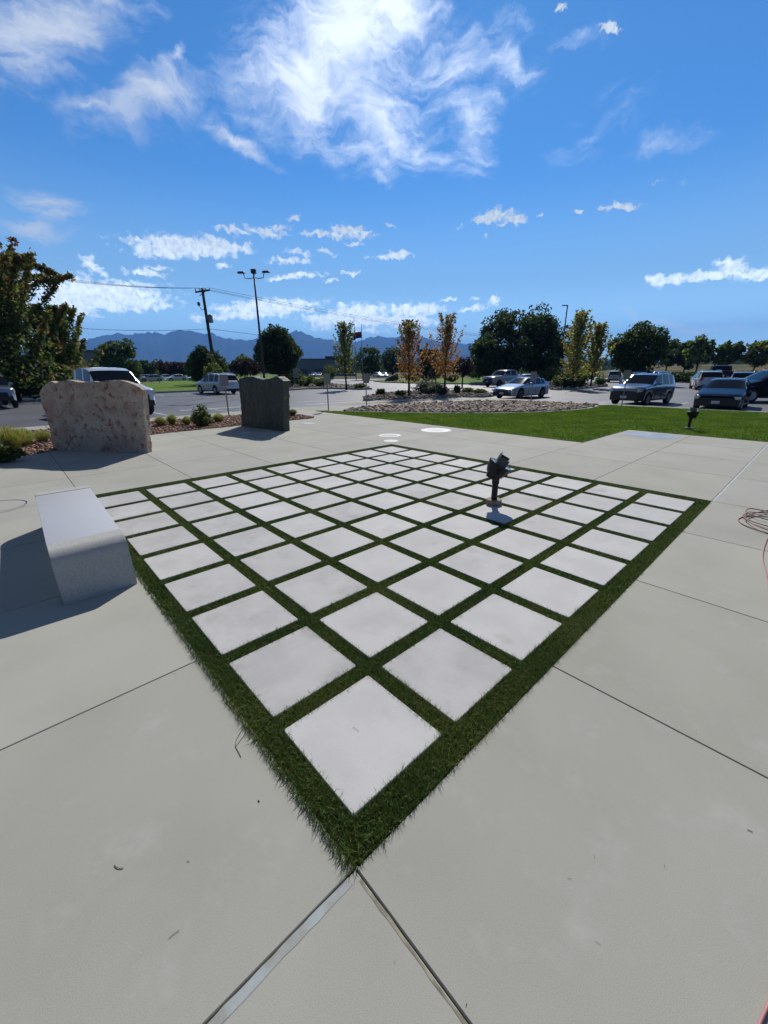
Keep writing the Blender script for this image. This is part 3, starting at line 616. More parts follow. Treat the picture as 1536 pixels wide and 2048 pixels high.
def tree(name, loc, label, h, w, kind='round', trunk=.2, clear=.2, n=2500, leaf=.18, cols=None, orange=None, group=None, seed=1, tr=None, flat=1.0, cat='tree'):
    rg = np.random.default_rng(seed); rd = random.Random(seed); t = empty(name, loc, rd.uniform(0, 6.28)); tag(t, label, cat, group)
    z0 = h*clear; H = h-z0; tb = MB(); pts = []
    tr = tr or max(.06, h*.018)
    if kind in ('round', 'oval', 'lobed'):
        top = h*.8; bend = [(rd.uniform(-.02, .02)*h, rd.uniform(-.02, .02)*h) for _ in range(5)]
        line = [(bend[i][0]*i/4, bend[i][1]*i/4, top*i/4) for i in range(5)]; tb.tube([(0, 0, -.3)]+line[1:], [tr*1.35, tr, tr*.75, tr*.45, tr*.15], 8)
        nc = {'round': 46, 'oval': 40, 'lobed': 60}[kind]
        for c in range(nc):
            u = rg.normal(0, 1, 3); u /= np.linalg.norm(u); rr_ = rg.uniform(.35, 1)**.5*.84
            if kind == 'lobed': rr_ *= 1+.14*math.sin(3*math.atan2(u[1], u[0])+seed)+.12*math.sin(5*u[2]+seed)
            c0 = np.array([u[0]*w/2*rr_, u[1]*w/2*rr_, z0+H/2+u[2]*H/2*rr_*flat])
            if kind == 'oval': c0[0] *= 1.0 if u[2] < 0.2 else 1-.35*u[2]; c0[1] *= 1.0 if u[2] < 0.2 else 1-.35*u[2]
            cr = min(w, H)*rg.uniform(.10, .19); m = max(8, int(n/nc)); q = rg.normal(0, 1, (m, 3)); q /= np.linalg.norm(q, axis=1)[:, None]; q *= (rg.uniform(.25, 1, m)**.5)[:, None]*cr*np.array([1, 1, .8])
            pts.append(c0+q)
            if c % 2 == 0:
                zb = rd.uniform(z0*.75, z0+H*.45); f = zb/top
                tb.tube([(0, 0, zb), (c0[0]*.5, c0[1]*.5, zb+(c0[2]-zb)*.6), tuple(c0)], [tr*.5*(1-f*.5), tr*.25, tr*.06], 5, False)
    elif kind == 'upright':
        tb.tube([(0, 0, -.2), (.02*h*rd.uniform(-1, 1), 0, h*.35), (.02*h*rd.uniform(-1, 1), .01*h, h*.7), (0, 0, h*.93)], [tr*1.2, tr*.8, tr*.45, tr*.08], 7)
        nb = 34
        for k in range(nb):
            f = (k+.5)/nb; zb = z0*.9+H*.80*f; az_ = k*2.4+rd.uniform(-.4, .4); ln = (w/2)*(1-.70*f**1.2)*rd.uniform(.6, 1.15)*1.05; up_ = .75+1.9*f
            e = np.array([math.cos(az_)*ln, math.sin(az_)*ln, ln*up_+.05*h]); s0 = np.array([0, 0, zb])
            mid = s0+e*np.array([.55, .55, .42]); end = s0+e; end[2] = min(end[2], h)
            tb.tube([tuple(s0), tuple(mid), tuple(end)], [tr*.35*(1-f*.6), tr*.2, tr*.05], 4, False)
            m = int(n/nb); tt = rg.uniform(.12, 1.02, m)[:, None]; line = np.where(tt < .5, s0+(mid-s0)*tt*2, mid+(end-mid)*(tt-.5)*2)
            pts.append(line+rg.normal(0, 1, (m, 3))*(.0215*min(h, w*2)*(1.3-tt*.8))*np.array([1, 1, .95]))
        m = int(n*(.35 if w > 4 else .12)); zz_ = rg.uniform(0, 1, m)**1.2*.86; rr_ = (w/2)*(1-.9*zz_)*rg.uniform(0, 1, m)**.55*.8*(1+.18*np.sin(zz_*26+seed)); aa_ = rg.uniform(0, 6.28, m)
        rr_ *= 1+.2*np.sin(aa_*4+seed); pts.append(np.column_stack([np.cos(aa_)*rr_, np.sin(aa_)*rr_, z0+zz_*H]))
        m = n//30; pts.append(np.column_stack([rg.normal(0, .012*h, m), rg.normal(0, .012*h, m), rg.uniform(h*.8, h*1.0, m)]))
    elif kind == 'willow':
        tb.tube([(0, 0, -.2), (0, 0, h*.5), (.1, 0, h*.8)], [tr, tr*.7, tr*.2], 6)
        for k in range(30):
            az_ = rd.uniform(0, 6.28); rr_ = rd.uniform(.1, .5)*w; m = n//30; tt = rg.uniform(0, 1, m)[:, None]
            s0 = np.array([math.cos(az_)*rr_*.4, math.sin(az_)*rr_*.4, h*rd.uniform(.75, 1)]); e = np.array([math.cos(az_)*rr_, math.sin(az_)*rr_, h*rd.uniform(.1, .4)])
            pts.append(s0+(e-s0)*tt**np.array([.6, .6, 1.4])+rg.normal(0, .03*h, (m, 3)))
    if kind in ('oval', 'round'):
        m = n if kind == 'oval' else n//3; u = rg.normal(0, 1, (m, 3)); u /= np.linalg.norm(u, axis=1)[:, None]
        lump = 1+.07*np.sin(u[:, 0]*9+seed)*np.sin(u[:, 2]*8+1)+.05*np.sin(u[:, 1]*14+seed*2); rr_ = (rg.uniform(.6, 1, m)*lump)[:, None]; q = u*rr_*np.array([w/2, w/2, H/2])
        if kind == 'oval': f_ = np.where(u[:, 2] < .1, 1, 1-.3*np.clip(u[:, 2], 0, 1)); q[:, 0] *= f_; q[:, 1] *= f_; q[:, 2] = np.maximum(q[:, 2], -H/2*.86)
        pts.append(q+np.array([0, 0, z0+H/2]))
    P = np.concatenate(pts); P[:, 2] = np.maximum(P[:, 2], .05)
    cols = cols or [(.032, .05, .014), (.045, .065, .018), (.025, .04, .014)]
    tb.build('trunk', MATS['bark'], t)
    if orange is not None and len(orange) == 3:      # autumn colour on the outer shoots
        f, oc, lim = orange; rad = np.hypot(P[:, 0], P[:, 1])/(w/2); zz = (P[:, 2]-z0)/H; k = rg.random(len(P)) < f*np.clip(lim(rad, zz), 0, 1)
        C = np.array(cols)[rg.integers(0, len(cols), len(P))]*rg.uniform(.7, 1.35, (len(P), 1)); C[k] = np.array(oc)[rg.integers(0, len(oc), k.sum())]*rg.uniform(.7, 1.3, (k.sum(), 1))
        me = leaf_mesh('crown', P, leaf, cols, seed)
        c4 = np.ones((len(P)*4, 4), np.float32); c4[:, :3] = np.repeat(C, 4, 0); me.color_attributes['tint'].data.foreach_set('color', c4.ravel())
    else: me = leaf_mesh('crown', P, leaf, cols, seed, orange)
    link('crown', me, t); return t
GR = [(.095, .14, .028), (.12, .175, .034), (.07, .11, .025), (.18, .21, .05)]
DK = [(.04, .07, .018), (.055, .09, .022), (.03, .052, .016), (.08, .12, .03)]
YG = [(.36, .38, .06), (.46, .44, .09), (.24, .30, .05), (.52, .43, .12)]
OR = [(.52, .24, .05), (.42, .20, .05), (.56, .34, .09), (.32, .13, .05)]
RD = [(.045, .014, .014), (.06, .02, .018), (.03, .012, .012)]
PU = [(.05, .03, .045), (.035, .022, .03), (.07, .045, .06)]
def D_h(py, d, px=768): return hgt(py, d, px)
def W(px0, px1, d): return (px1-px0)/CF*d*math.cos(math.atan((abs((px0+px1)/2-768))/CF))**.5*1.0
# big maple on the left
tree('maple_tree', far(18, 41), 'large maple with orange red shoot tips at left edge behind the rust coloured stone', D_h(545, 41, 18)+.3, 13.5, 'upright', n=26000, leaf=.165, clear=.10, cols=GR, seed=11, tr=.22,
     orange=(.8, [(.30, .14, .05), (.26, .12, .06), (.36, .24, .06)], lambda r, z: np.clip(r*.75+z*.45-.42, 0, 1)))
tree('maple_tree', far(-70, 44), 'second tall maple partly cut off by the left frame edge', D_h(520, 44, -70)+1.0, 12, 'upright', n=9000, leaf=.24, clear=.10, cols=GR, seed=12, tr=.24,
     orange=(.8, [(.30, .14, .05), (.26, .12, .06)], lambda r, z: np.clip(r*.8+z*.5-.5, 0, 1)))
tree('maple_tree', far(128, 43), 'smaller green and orange maple beside the large one, above the rust coloured stone', D_h(618, 43, 128), 6.4, 'upright', n=6500, leaf=.2, clear=.08, cols=GR, seed=13, tr=.14,
     orange=(.7, OR, lambda r, z: np.clip(r*.9+z*.2-.4, 0, 1)))
tree('round_tree', far(558, 52), 'dense dark oval tree rising directly behind the dark green stone', D_h(650, 52, 558), 5.4, 'oval', n=11000, leaf=.17, clear=.17, cols=DK, seed=21, tr=.13)
tree('young_tree', at(693, 777, .03), 'slim green young tree on the island in front of the flagpoles', D_h(640, 43, 693), 3.1, 'upright', n=2400, leaf=.14, clear=.22, cols=GR, seed=31, tr=.09, orange=(.35, YG))
tree('young_tree', at(818, 794, .03), 'slim tree with rusty orange lower leaves, left one on the rocky island', D_h(645, 30.2, 818), 2.9, 'upright', n=2300, leaf=.11, clear=.2, cols=YG[:1]+GR, seed=32, tr=.08,
     orange=(.95, OR, lambda r, z: 1.25-z*.85))
tree('young_tree', at(889, 788.5, .03), 'slim orange brown tree beside the grey green sage bush', D_h(632, 33.5, 889), 3.0, 'upright', n=2300, leaf=.11, clear=.2, cols=YG[:1]+GR, seed=33, tr=.08,
     orange=(.95, OR, lambda r, z: 1.3-z*.8))
tree('young_tree', at(1143, 775, .03), 'tall yellow green young tree right of the big dark tree', D_h(620, 46, 1143), 3.4, 'upright', n=3300, leaf=.16, clear=.12, cols=YG+GR[:1], seed=34, tr=.1, orange=(.10, OR))
tree('young_tree', at(1181, 773, .03), 'shorter yellow green young tree next to the round tree, thin trunk showing', D_h(645, 49, 1181), 3.0, 'upright', n=3000, leaf=.16, clear=.2, cols=YG+GR[:1], seed=35, tr=.09, orange=(.15, OR))
# big dark tree right of centre: several overlapping tall trees
tree('shade_tree', far(1030, 68), 'largest dark broad crowned tree behind the white pickup', D_h(610, 68, 1030), 13.0, 'lobed', n=15000, leaf=.27, clear=.04, cols=DK, seed=41, tr=.35)
tree('shade_tree', far(1078, 72), 'dark tree merging into the right side of the largest crown', D_h(632, 72, 1078), 9.5, 'lobed', n=8000, leaf=.27, clear=.02, cols=DK, seed=42, tr=.3)
tree('shade_tree', far(978, 64), 'lower dark tree forming the left shoulder of the largest crown', D_h(664, 64, 978), 6.5, 'lobed', n=6000, leaf=.24, clear=.02, cols=DK+GR[:1], seed=43, tr=.22)
tree('round_tree', far(1268, 60), 'round green tree behind the silver suv', D_h(648, 60, 1268), 6.4, 'round', n=13000, leaf=.2, clear=.14, cols=DK+GR[:2], seed=44, tr=.2)
tree('field_tree', far(1332, 105), 'small ragged tree at the field edge just right of the round tree', D_h(676, 105, 1332), 5.0, 'lobed', n=1500, leaf=.42, clear=.27, cols=GR, seed=51, group='trees along the dry field')
tree('field_tree', far(1368, 100), 'dark spreading tree at the field edge beside the distant utility pole', D_h(684, 100, 1368), 6.0, 'lobed', n=1800, leaf=.42, clear=.27, cols=DK, seed=52, group='trees along the dry field')
tree('field_tree', far(1392, 95), 'yellowish windswept tree at the field edge', D_h(674, 95, 1392), 4.8, 'lobed', n=1500, leaf=.4, clear=.27, cols=YG[2:3]+GR, seed=53, group='trees along the dry field')
tree('field_tree', far(1449, 96), 'compact green tree standing alone above the red pickup', D_h(679, 96, 1449), 4.4, 'lobed', n=1600, leaf=.4, clear=.27, cols=GR, seed=54, group='trees along the dry field')
tree('field_tree', far(1507, 95), 'brownish open crowned tree near the right frame edge', D_h(676, 95, 1507), 4.8, 'lobed', n=1500, leaf=.4, clear=.27, cols=YG[2:3]+GR[:1]+[(.10, .07, .03)], seed=55, group='trees along the dry field')
tree('park_tree', far(243, 88), 'wide green tree above the white truck, left of the mountains', D_h(681, 88, 243), 7.2, 'lobed', n=6500, leaf=.3, clear=.08, cols=GR[:3]+DK, seed=61, tr=.25)
tree('park_tree', far(297, 120), 'low dark tree between the wide green tree and the red trees', D_h(716, 120, 297), 4.5, 'lobed', n=1200, leaf=.4, clear=.05, cols=DK, seed=62)
for k, (px_, d_, t_) in enumerate(((318, 128, 722), (338, 132, 724), (358, 130, 723), (376, 127, 725))):
    tree('red_tree', far(px_, d_), ('leftmost of the row of dark red trees beyond the left lawn', 'second from the left in the row of dark red trees', 'third from the left in the row of dark red trees', 'rightmost of the row of dark red trees beyond the left lawn')[k], D_h(t_, d_, px_), 4.8, 'round', n=1100, leaf=.38, clear=.14, cols=RD, seed=70+k, group='dark red trees beyond the left lawn')
tree('park_tree', far(408, 62), 'dark tall oval tree standing in front of the wooden utility pole', D_h(691, 62, 408), 3.6, 'oval', n=3200, leaf=.2, clear=.05, cols=DK, seed=81)
tree('park_tree', far(432, 66), 'second dark tree right of the utility pole base', D_h(701, 66, 432), 3.6, 'oval', n=2600, leaf=.2, clear=.05, cols=DK, seed=82)
tree('park_tree', far(391, 68), 'low green tree left of the utility pole base', D_h(706, 68, 391), 2.8, 'oval', n=1500, leaf=.22, clear=.05, cols=GR, seed=83)
tree('willow_tree', far(424, 58), 'small pale green weeping tree behind the white suv', D_h(727, 58, 424), 3.4, 'willow', n=1300, leaf=.16, cols=YG[:1]+GR, seed=84)
tree('red_tree', far(480, 84), 'dark reddish tree left of the light pole', D_h(718, 84, 480), 4.6, 'round', n=1500, leaf=.25, clear=.2, cols=RD+DK[:1], seed=85)
tree('red_tree', far(500, 82), 'dark reddish tree directly behind the light pole base', D_h(716, 82, 500), 4.4, 'round', n=1500, leaf=.25, clear=.22, cols=RD+DK[:1], seed=86)
tree('park_tree', far(494, 96), 'green tree showing above the reddish ones beside the light pole', D_h(706, 96, 494), 5.2, 'lobed', n=1500, leaf=.3, clear=.2, cols=GR, seed=87)
tree('park_tree', far(738, 92), 'dark round tree behind the flagpoles', D_h(690, 92, 738), 6.2, 'round', n=2600, leaf=.28, clear=.1, cols=DK, seed=91)
tree('park_tree', far(785, 98), 'dark round tree between the flagpoles and the left orange tree', D_h(691, 98, 785), 5.6, 'round', n=2400, leaf=.28, clear=.1, cols=DK, seed=92)
tree('plum_tree', far(852, 50), 'purple leaved tree between the two orange trees', D_h(700, 50, 852), 3.4, 'upright', n=2200, leaf=.16, clear=.14, cols=PU+DK[:1], seed=93)
tree('park_tree', far(872, 60), 'green tree behind the right orange tree', D_h(698, 60, 872), 3.6, 'round', n=1600, leaf=.2, clear=.1, cols=GR, seed=94)
tree('plum_tree', far(926, 50), 'small reddish brown tree on the green lawn right of the orange trees', D_h(713, 50, 926), 3.0, 'round', n=1500, leaf=.15, clear=.3, cols=PU+RD+[(.08, .05, .03)], seed=95, tr=.08)
tree('park_tree', far(957, 82), 'low shrubby green tree left of the largest dark tree', D_h(722, 82, 957), 5, 'lobed', n=1200, leaf=.25, clear=.02, cols=DK+GR[:1], seed=96)

def shrub(loc, label, h, w, n, leaf, cols, seed, name='shrub', kind='round', group=None):
    rg = np.random.default_rng(seed); rd = random.Random(seed); t = empty(name, loc); tag(t, label, 'shrub', group); pts = []; tb = MB()
    nb = 26
    for k in range(nb):
        az_ = k*2.4; sp = rd.uniform(.15, 1)**.6; e = np.array([math.cos(az_)*w/2*sp, math.sin(az_)*w/2*sp, h*(math.sqrt(max(.05, 1-(sp*.9)**2)) if kind == 'round' else (1-.75*sp))*rd.uniform(.8, 1.05)])
        tb.tube([(0, 0, -.05), tuple(e*np.array([.6, .6, .5])), tuple(e*.95)], [.012, .008, .003], 4, False)
        m = n//nb; tt = rg.uniform(.3, 1, m)[:, None]; pts.append(e*np.concatenate([tt, tt, tt], 1)+rg.normal(0, 1, (m, 3))*np.array([w, w, h])*.055)
    P = np.concatenate(pts); P[:, 2] = np.maximum(P[:, 2], .02); tb.build('stems', MATS['bark'], t); link('leaves', leaf_mesh('leaves', P, leaf, cols, seed), t); return t
def grass_clump(loc, label, h, w, n, cols, seed, group=None):
    rg = np.random.default_rng(seed); t = empty('ornamental_grass', loc); tag(t, label, 'grass clump', group)
    az_ = rg.uniform(0, 2*np.pi, n); r1 = rg.uniform(.1, 1, n)**.7*w/2; r0 = rg.uniform(0, .25, n)*w/2; hh = h*rg.uniform(.55, 1.1, n)*(1-.35*(r1/(w/2))**2); wd = rg.uniform(.003, .006, n)
    c, s = np.cos(az_), np.sin(az_); V = np.zeros((n, 7, 3), np.float32)
    for k, (tr_, tz) in enumerate(((0, 0), (.25, .55), (.62, .93), (1, .82))):
        r = r0+(r1-r0)*tr_; ww = wd*(1-k*.22)
        if k < 3: V[:, 2*k] = np.stack([c*r-s*ww, s*r+c*ww, hh*tz], 1); V[:, 2*k+1] = np.stack([c*r+s*ww, s*r-c*ww, hh*tz], 1)
        else: V[:, 6] = np.stack([c*r, s*r, hh*tz], 1)
    b_ = np.arange(n)[:, None]*7; T = np.concatenate([b_+np.array([q]) for q in ((0, 1, 3), (0, 3, 2), (2, 3, 5), (2, 5, 4), (4, 5, 6))], 1).ravel()
    C = np.array(cols)[rg.integers(0, len(cols), n)]*rg.uniform(.75, 1.3, (n, 1))
    me = fast_mesh('blades', V.reshape(-1, 3), T, 3, MATS['blade'], np.repeat(C, 7, 0)); link('blades', me, t); return t
OG = [(.34, .36, .04), (.27, .32, .04), (.44, .42, .08), (.17, .23, .04), (.46, .38, .14)]
shrub(at(405, 853, 0), 'dark green conical bush between yellow grass clumps beside the green stone', .95, .75, 2600, .05, GR+[(.05, .08, .03)], 5, kind='cone')
for k, (px_, py_, h_, w_, lb) in enumerate(((25, 903, .66, 1.15, 'largest yellow green grass clump at the left frame edge beside the rust coloured stone'), (88, 885, .36, .65, 'small grass clump tucked against the left side of the rust coloured stone'), (-25, 885, .6, 1.0, 'grass clump partly cut off by the left frame edge'),
                                     (322, 853, .36, .62, 'yellow grass clump just right of the rust coloured stone'), (345, 850, .40, .62, 'second yellow grass clump right of the rust coloured stone'), (375, 851, .34, .55, 'grass clump left of the conical bush'),
                                     (437, 845, .36, .72, 'yellow grass clump between the conical bush and the sign post'), (586, 832, .3, .6, 'low green clump right of the dark green stone'), (52, 893, .5, .8, 'middle grass clump between the largest clump and the rust coloured stone'))):
    grass_clump(at(px_, py_, 0), lb, h_, w_, 1500, OG if k != 7 else GR, 100+k, 'ornamental grass clumps in the rock mulch bed')
shrub(at(8, 925, 0), 'dark leafy shrub at the left frame edge below the grass clumps', .45, .75, 2200, .045, GR+[(.09, .10, .03)], 22)
shrub(at(856, 788, .03), 'wide grey green sage bush between the orange trees', 1.15, 2.5, 5200, .075, [(.13, .15, .11), (.10, .12, .08), (.16, .18, .14)], 23, name='sage_bush')
shrub(at(884, 790, .03), 'low sage bush at the foot of the right orange tree', .7, 1.2, 1800, .07, [(.10, .12, .09), (.08, .09, .06)], 24, name='sage_bush')
for k, (px_, py_, h_, w_, lb) in enumerate(((762, 791, .5, .8, 'low dark bush left on the rocky island'), (800, 793, .45, .9, 'low dark bush at the foot of the left orange tree'), (914, 788, .75, .55, 'upright dark bush right of the right orange tree'), (935, 786, .4, 1.1, 'low green bush on the right part of the rocky island'), (960, 787, .35, 1.1, 'low green bush at the right tip of the rocky island'),
     (610, 772, 1.5, 3.2, 'shrubs left on the island behind the green stone'), (640, 772, 1.0, 2.6, 'middle low shrub on the island behind the green stone'), (660, 764, 3.1, 3.0, 'tall feathery green bush behind the sign post'), (584, 772, 2.4, 3.2, 'dark leafy bush right behind the dark green stone'), (720, 776, .5, 1.6, 'low dark ground shrub at the tip of the tree island'),
     (790, 762, .7, 1.6, 'dark low shrub behind the left orange tree'), (830, 763, 1.6, 3.0, 'dark shrub under the purple tree'), (862, 759, 2.2, 3.6, 'bright green shrub between the orange trees'), (905, 764, 1.2, 2.5, 'dark shrub left of the small reddish tree'), (945, 757, 2.0, 3.5, 'green shrub at the foot of the large dark trees'),
     (1115, 774, 1.3, 1.7, 'brown green shrub on the right island'), (1130, 776, 1.0, 1.3, 'dark round shrub left on the right island'), (1145, 775.5, .9, 1.2, 'dark round shrub in the middle of the right island'), (1160, 774.5, .9, 1.3, 'dark round shrub near the thin trunk on the right island'), (1200, 770, .9, 1.8, 'low shrub at the right tip of the right island'),
     (1100, 766, 2.2, 4.0, 'green shrub below the tall yellow green tree'), (1160, 763, 2.0, 6.0, 'wide green shrub behind the yellow green trees'), (70, 797, 1.7, 3.6, 'dark spreading bush right of the truck at the left frame edge'), (975, 754, 3, 6, 'dark bush behind the pickup bonnet'), (1040, 756, 3, 9, 'dark undergrowth below the largest tree'))):
    shrub(at(px_, py_, .03), lb, h_, w_, 1500, .06+w_*.03, DK if k in (0, 1, 2, 8, 13, 16, 17, 18, 22, 23, 24) else GR, 200+k)
# hedge behind the far parked cars
t = empty('hedge', far(1440, 74)); tag(t, 'long low dark green hedge along the far side of the car park', 'hedge')
rg = np.random.default_rng(9); p0 = np.array(far(1335, 78)); p1 = np.array(far(1640, 62)); cen = np.array(t.location)
uu = rg.uniform(0, 1, 9000)[:, None]; PP = p0+(p1-p0)*uu+rg.normal(0, .5, (9000, 3))*np.array([1, 1, 0])-cen; PP[:, 2] = rg.uniform(0, 1.25, 9000)+.12*np.sin(uu[:, 0]*90); link('foliage', leaf_mesh('foliage', PP, .3, DK, 9), t)
b = MB()
for k in range(24):
    q = p0+(p1-p0)*(k/23)-cen; b.tube([(q[0], q[1], -.2), (q[0]+.1, q[1], .9)], [.05, .03], 5)
b.build('stems', MATS['bark'], t)
# far wooded horizon and thin staked trees on the left lawn
rg = np.random.default_rng(77); pts = []
for k in range(260):
    a_ = rg.uniform(R(-3), R(95)); d_ = rg.uniform(420, 700); r_ = rg.uniform(9, 20); c0 = np.array([CAM[0]+math.sin(a_)*d_, CAM[1]+math.cos(a_)*d_, 0]); q = rg.normal(0, 1, (110, 3)); q /= np.linalg.norm(q, axis=1)[:, None]; q *= r_*rg.uniform(.6, 1, (110, 1)); q[:, 2] = np.abs(q[:, 2])*.55; pts.append(c0+q)
tag(link('distant_woods', leaf_mesh('distant_woods', np.concatenate(pts), 4.5, DK+[(.03, .045, .02)], 77)), 'dark line of distant woods along the horizon', 'woods', kind='stuff')
for px_, py_, h_, lb in ((320, 767, 1.9, 'thin young sapling leaning on the left lawn near the white truck'), (371, 757, 2.6, 'thin young sapling farther back on the left lawn')):
    t = empty('sapling', at(px_, py_, .03)); tag(t, lb, 'sapling'); b = MB(); b.tube([(0, 0, -.05), (-.05, 0, h_*.5), (-.15, .05, h_)], [.035, .025, .012], 6)
    for k in range(6): b.tube([(-.05-.015*k, 0, h_*(.45+.08*k)), (-.05+.3*math.cos(k*2.4), .3*math.sin(k*2.4), h_*(.55+.08*k))], [.012, .005], 4)
    b.build('trunk', MATS['bark'], t); rg = np.random.default_rng(3); PP = rg.normal(0, 1, (120, 3))*np.array([.2, .2, .3])+np.array([-.1, 0, h_*.85]); link('crown', leaf_mesh('crown', PP, .08, GR, 3), t)

# ------------------------------------------------------------------ vehicles
def make_car(name, label, cat, style, paint, L_, Wd, H, loc, hd, group=None, wr=.34, rim='rim', lift=0.0, detail=True, wf=None, wbase=None, shade_front=False):
    t = empty(name, loc, hd); tag(t, label, cat, group)
    h2 = L_/2; w = Wd/2
    if style == 'sedan':
        wf = wf or .95; wbase = wbase or 2.8; zl = .2; belt = .95*H/1.44
        top = [(h2, .60), (h2-.05, .69), (h2-.25, .76), (h2-.6, .83), (h2-1.1, .92), (h2-1.45, .985), (h2-2.3, 1.36), (h2-2.7, 1.42), (h2-3.05, 1.44), (h2-3.5, 1.40), (h2-4.3, 1.13), (h2-4.5, 1.11), (-h2+.06, 1.08), (-h2, .86)]
        cowl, rf, rg1, rg0 = h2-1.45, h2-2.3, h2-3.55, h2-4.25; sw = [(h2-1.85, h2-2.72), (h2-2.80, h2-3.55), (h2-3.6, h2-3.95)]; roofw = .58
    elif style == 'suv':
        wf = wf or .9; wbase = wbase or 2.7; zl = .26; belt = 1.08
        s_ = L_/4.6; top = [(h2, .78), (h2-.06, .92), (h2-.2, 1.0), (h2-.7*s_, 1.07), (h2-1.15*s_, 1.14), (h2-1.95*s_, 1.60), (h2-2.3*s_, 1.67), (h2-2.8*s_, 1.69), (h2-3.7*s_, 1.66), (h2-4.1*s_, 1.60), (-h2+.14, 1.12), (-h2+.04, 1.05), (-h2, .72)]
        cowl, rf, rg1, rg0 = h2-1.15*s_, h2-1.95*s_, h2-4.15*s_, -h2+.14; sw = [(h2-1.6*s_, h2-2.42*s_), (h2-2.5*s_, h2-3.3*s_), (h2-3.4*s_, h2-3.95*s_)]; roofw = .62
    else:
        wf = wf or .98; wbase = wbase or 3.65; zl = .42; belt = 1.28
        top = [(h2, .95), (h2-.05, 1.12), (h2-.25, 1.18), (h2-.9, 1.24), (h2-1.45, 1.29), (h2-2.05, 1.80), (h2-2.4, 1.90), (h2-2.9, 1.93), (h2-3.6, 1.91), (h2-3.85, 1.84), (h2-3.98, 1.36), (h2-4.02, 1.33), (-h2+.04, 1.33), (-h2, 1.25)]
        cowl, rf, rg1, rg0 = h2-1.45, h2-2.05, h2-3.82, h2-3.96; sw = [(h2-1.95, h2-2.72), (h2-2.82, h2-3.65)]; roofw = .66
    sH = H/max(z for _, z in top); top = [(u, z*(sH if z > belt else 1+(sH-1)*.5)) for u, z in top]
    uw = [h2-wf, h2-wf-wbase]; Ra = wr+.07; zc = wr
    tx = [p[0] for p in top][::-1]; tz = [p[1] for p in top][::-1]
    keys = set([round(u, 3) for u, _ in top]+[cowl, rf, rg1, rg0]+[u for s in sw for u in s])
    for u0 in uw:
        for k in range(-6, 7): keys.add(round(u0+Ra*math.sin(k/6*math.pi/2), 3))
    for k in range(24): keys.add(round(h2-L_*k/24, 3))
    for e in (.01, .03, .07, .12, .2): keys.add(h2-e); keys.add(-h2+e)
    st = sorted(k for k in keys if -h2 <= k <= h2); st = [s for i, s in enumerate(st) if i == 0 or s-st[i-1] > .004]
    rings = []
    for u in st:
        e = min(h2-u, u+h2); pl = w*(1-.20*max(0, 1-e/.38)**2-.035*max(0, 1-e/1.1)); zt = float(np.interp(u, tx, tz))
        cab = 0.0
        if u <= cowl and u >= rg0:
            cab = 1.0
            if u > rf: cab = (cowl-u)/(cowl-rf)
            elif u < rg1: cab = (u-rg0)/max(.01, rg1-rg0)
        cab = min(1, max(0, cab)); zb = min(belt, zt-.03) if cab > 0 else zt-.07
        zb = min(zb, belt) if style != 'pickup' else min(zb, 1.29)
        wt = (pl-.07)*(1-cab)+min(pl-.1, w*roofw/.62*.80)*cab; low = zl
        for u0 in uw:
            if abs(u-u0) < Ra: low = max(low, zc+math.sqrt(max(0, Ra*Ra-(u-u0)**2)))
        if e < .3: low = max(low, zl+.10*(1-e/.3))
        zm = max(low+.03, min(zb-.03, .80*belt)); 
        if zm > zb-.02: zm = zb-.02
        low = min(low, zm-.01)
        rings.append([(0, zt+.015), (wt*.6, zt+.008), (wt*.93, zt-.012), (wt, zt-.045 if cab > 0 else zt-.03), (pl-.035, zb+.01 if zb+.01 < zt-.05 else zt-.05), (pl-.01, zb-.03 if zb-.03 > zm else zm+.005), (pl, zm), (pl-.01, (zm+low)/2), (pl-.03, low), (pl-.35, low-.0), (0, low)])
    nR = len(rings[0]); ns = len(st)
    def cls(i, k):
        um = (st[i]+st[i+1])/2
        if k < 3 and rf < um < cowl: return 'windshield'
        if k < 3 and rg0 < um < rg1: return 'rear_window'
        if k == 3:
            for q, (a, b_) in enumerate(sw):
                if b_ < um < a: return 'side_window%d' % q
        if style == 'pickup' and k < 2 and um < h2-4.02: return 'bed'
        if k >= 8: return 'underbody'
        if shade_front and um > h2-.30 and k >= 5: return 'shaded_front'  # nose below the bonnet coloured black for the shade it lies in
        return 'body'
    parts = {}
    for sgn in (1, -1):
        for i in range(ns-1):
            for k in range(nR-1):
                c = cls(i, k); key = c if not c.startswith('side') else c+str(sgn); mb = parts.setdefault(key, MB())
                q = [(st[i], sgn*rings[i][k][0], rings[i][k][1]), (st[i], sgn*rings[i][k+1][0], rings[i][k+1][1]), (st[i+1], sgn*rings[i+1][k+1][0], rings[i+1][k+1][1]), (st[i+1], sgn*rings[i+1][k][0], rings[i+1][k][1])]
                if sgn < 0: q = q[::-1]
                mb.add(q, [(3, 2, 1, 0)], True)
    for i, fl in ((0, 1), (ns-1, 0)):
        q = [(st[i], y, z) for y, z in rings[i]]+[(st[i], -y, z) for y, z in rings[i][::-1][1:-1]]
        (parts.setdefault('shaded_front', MB()) if shade_front and fl == 0 and False else parts['shaded_front'] if shade_front and i == ns-1 else parts['body']).add(q, [tuple(range(len(q)))[::(-1 if fl else 1)]])
    lz = lift
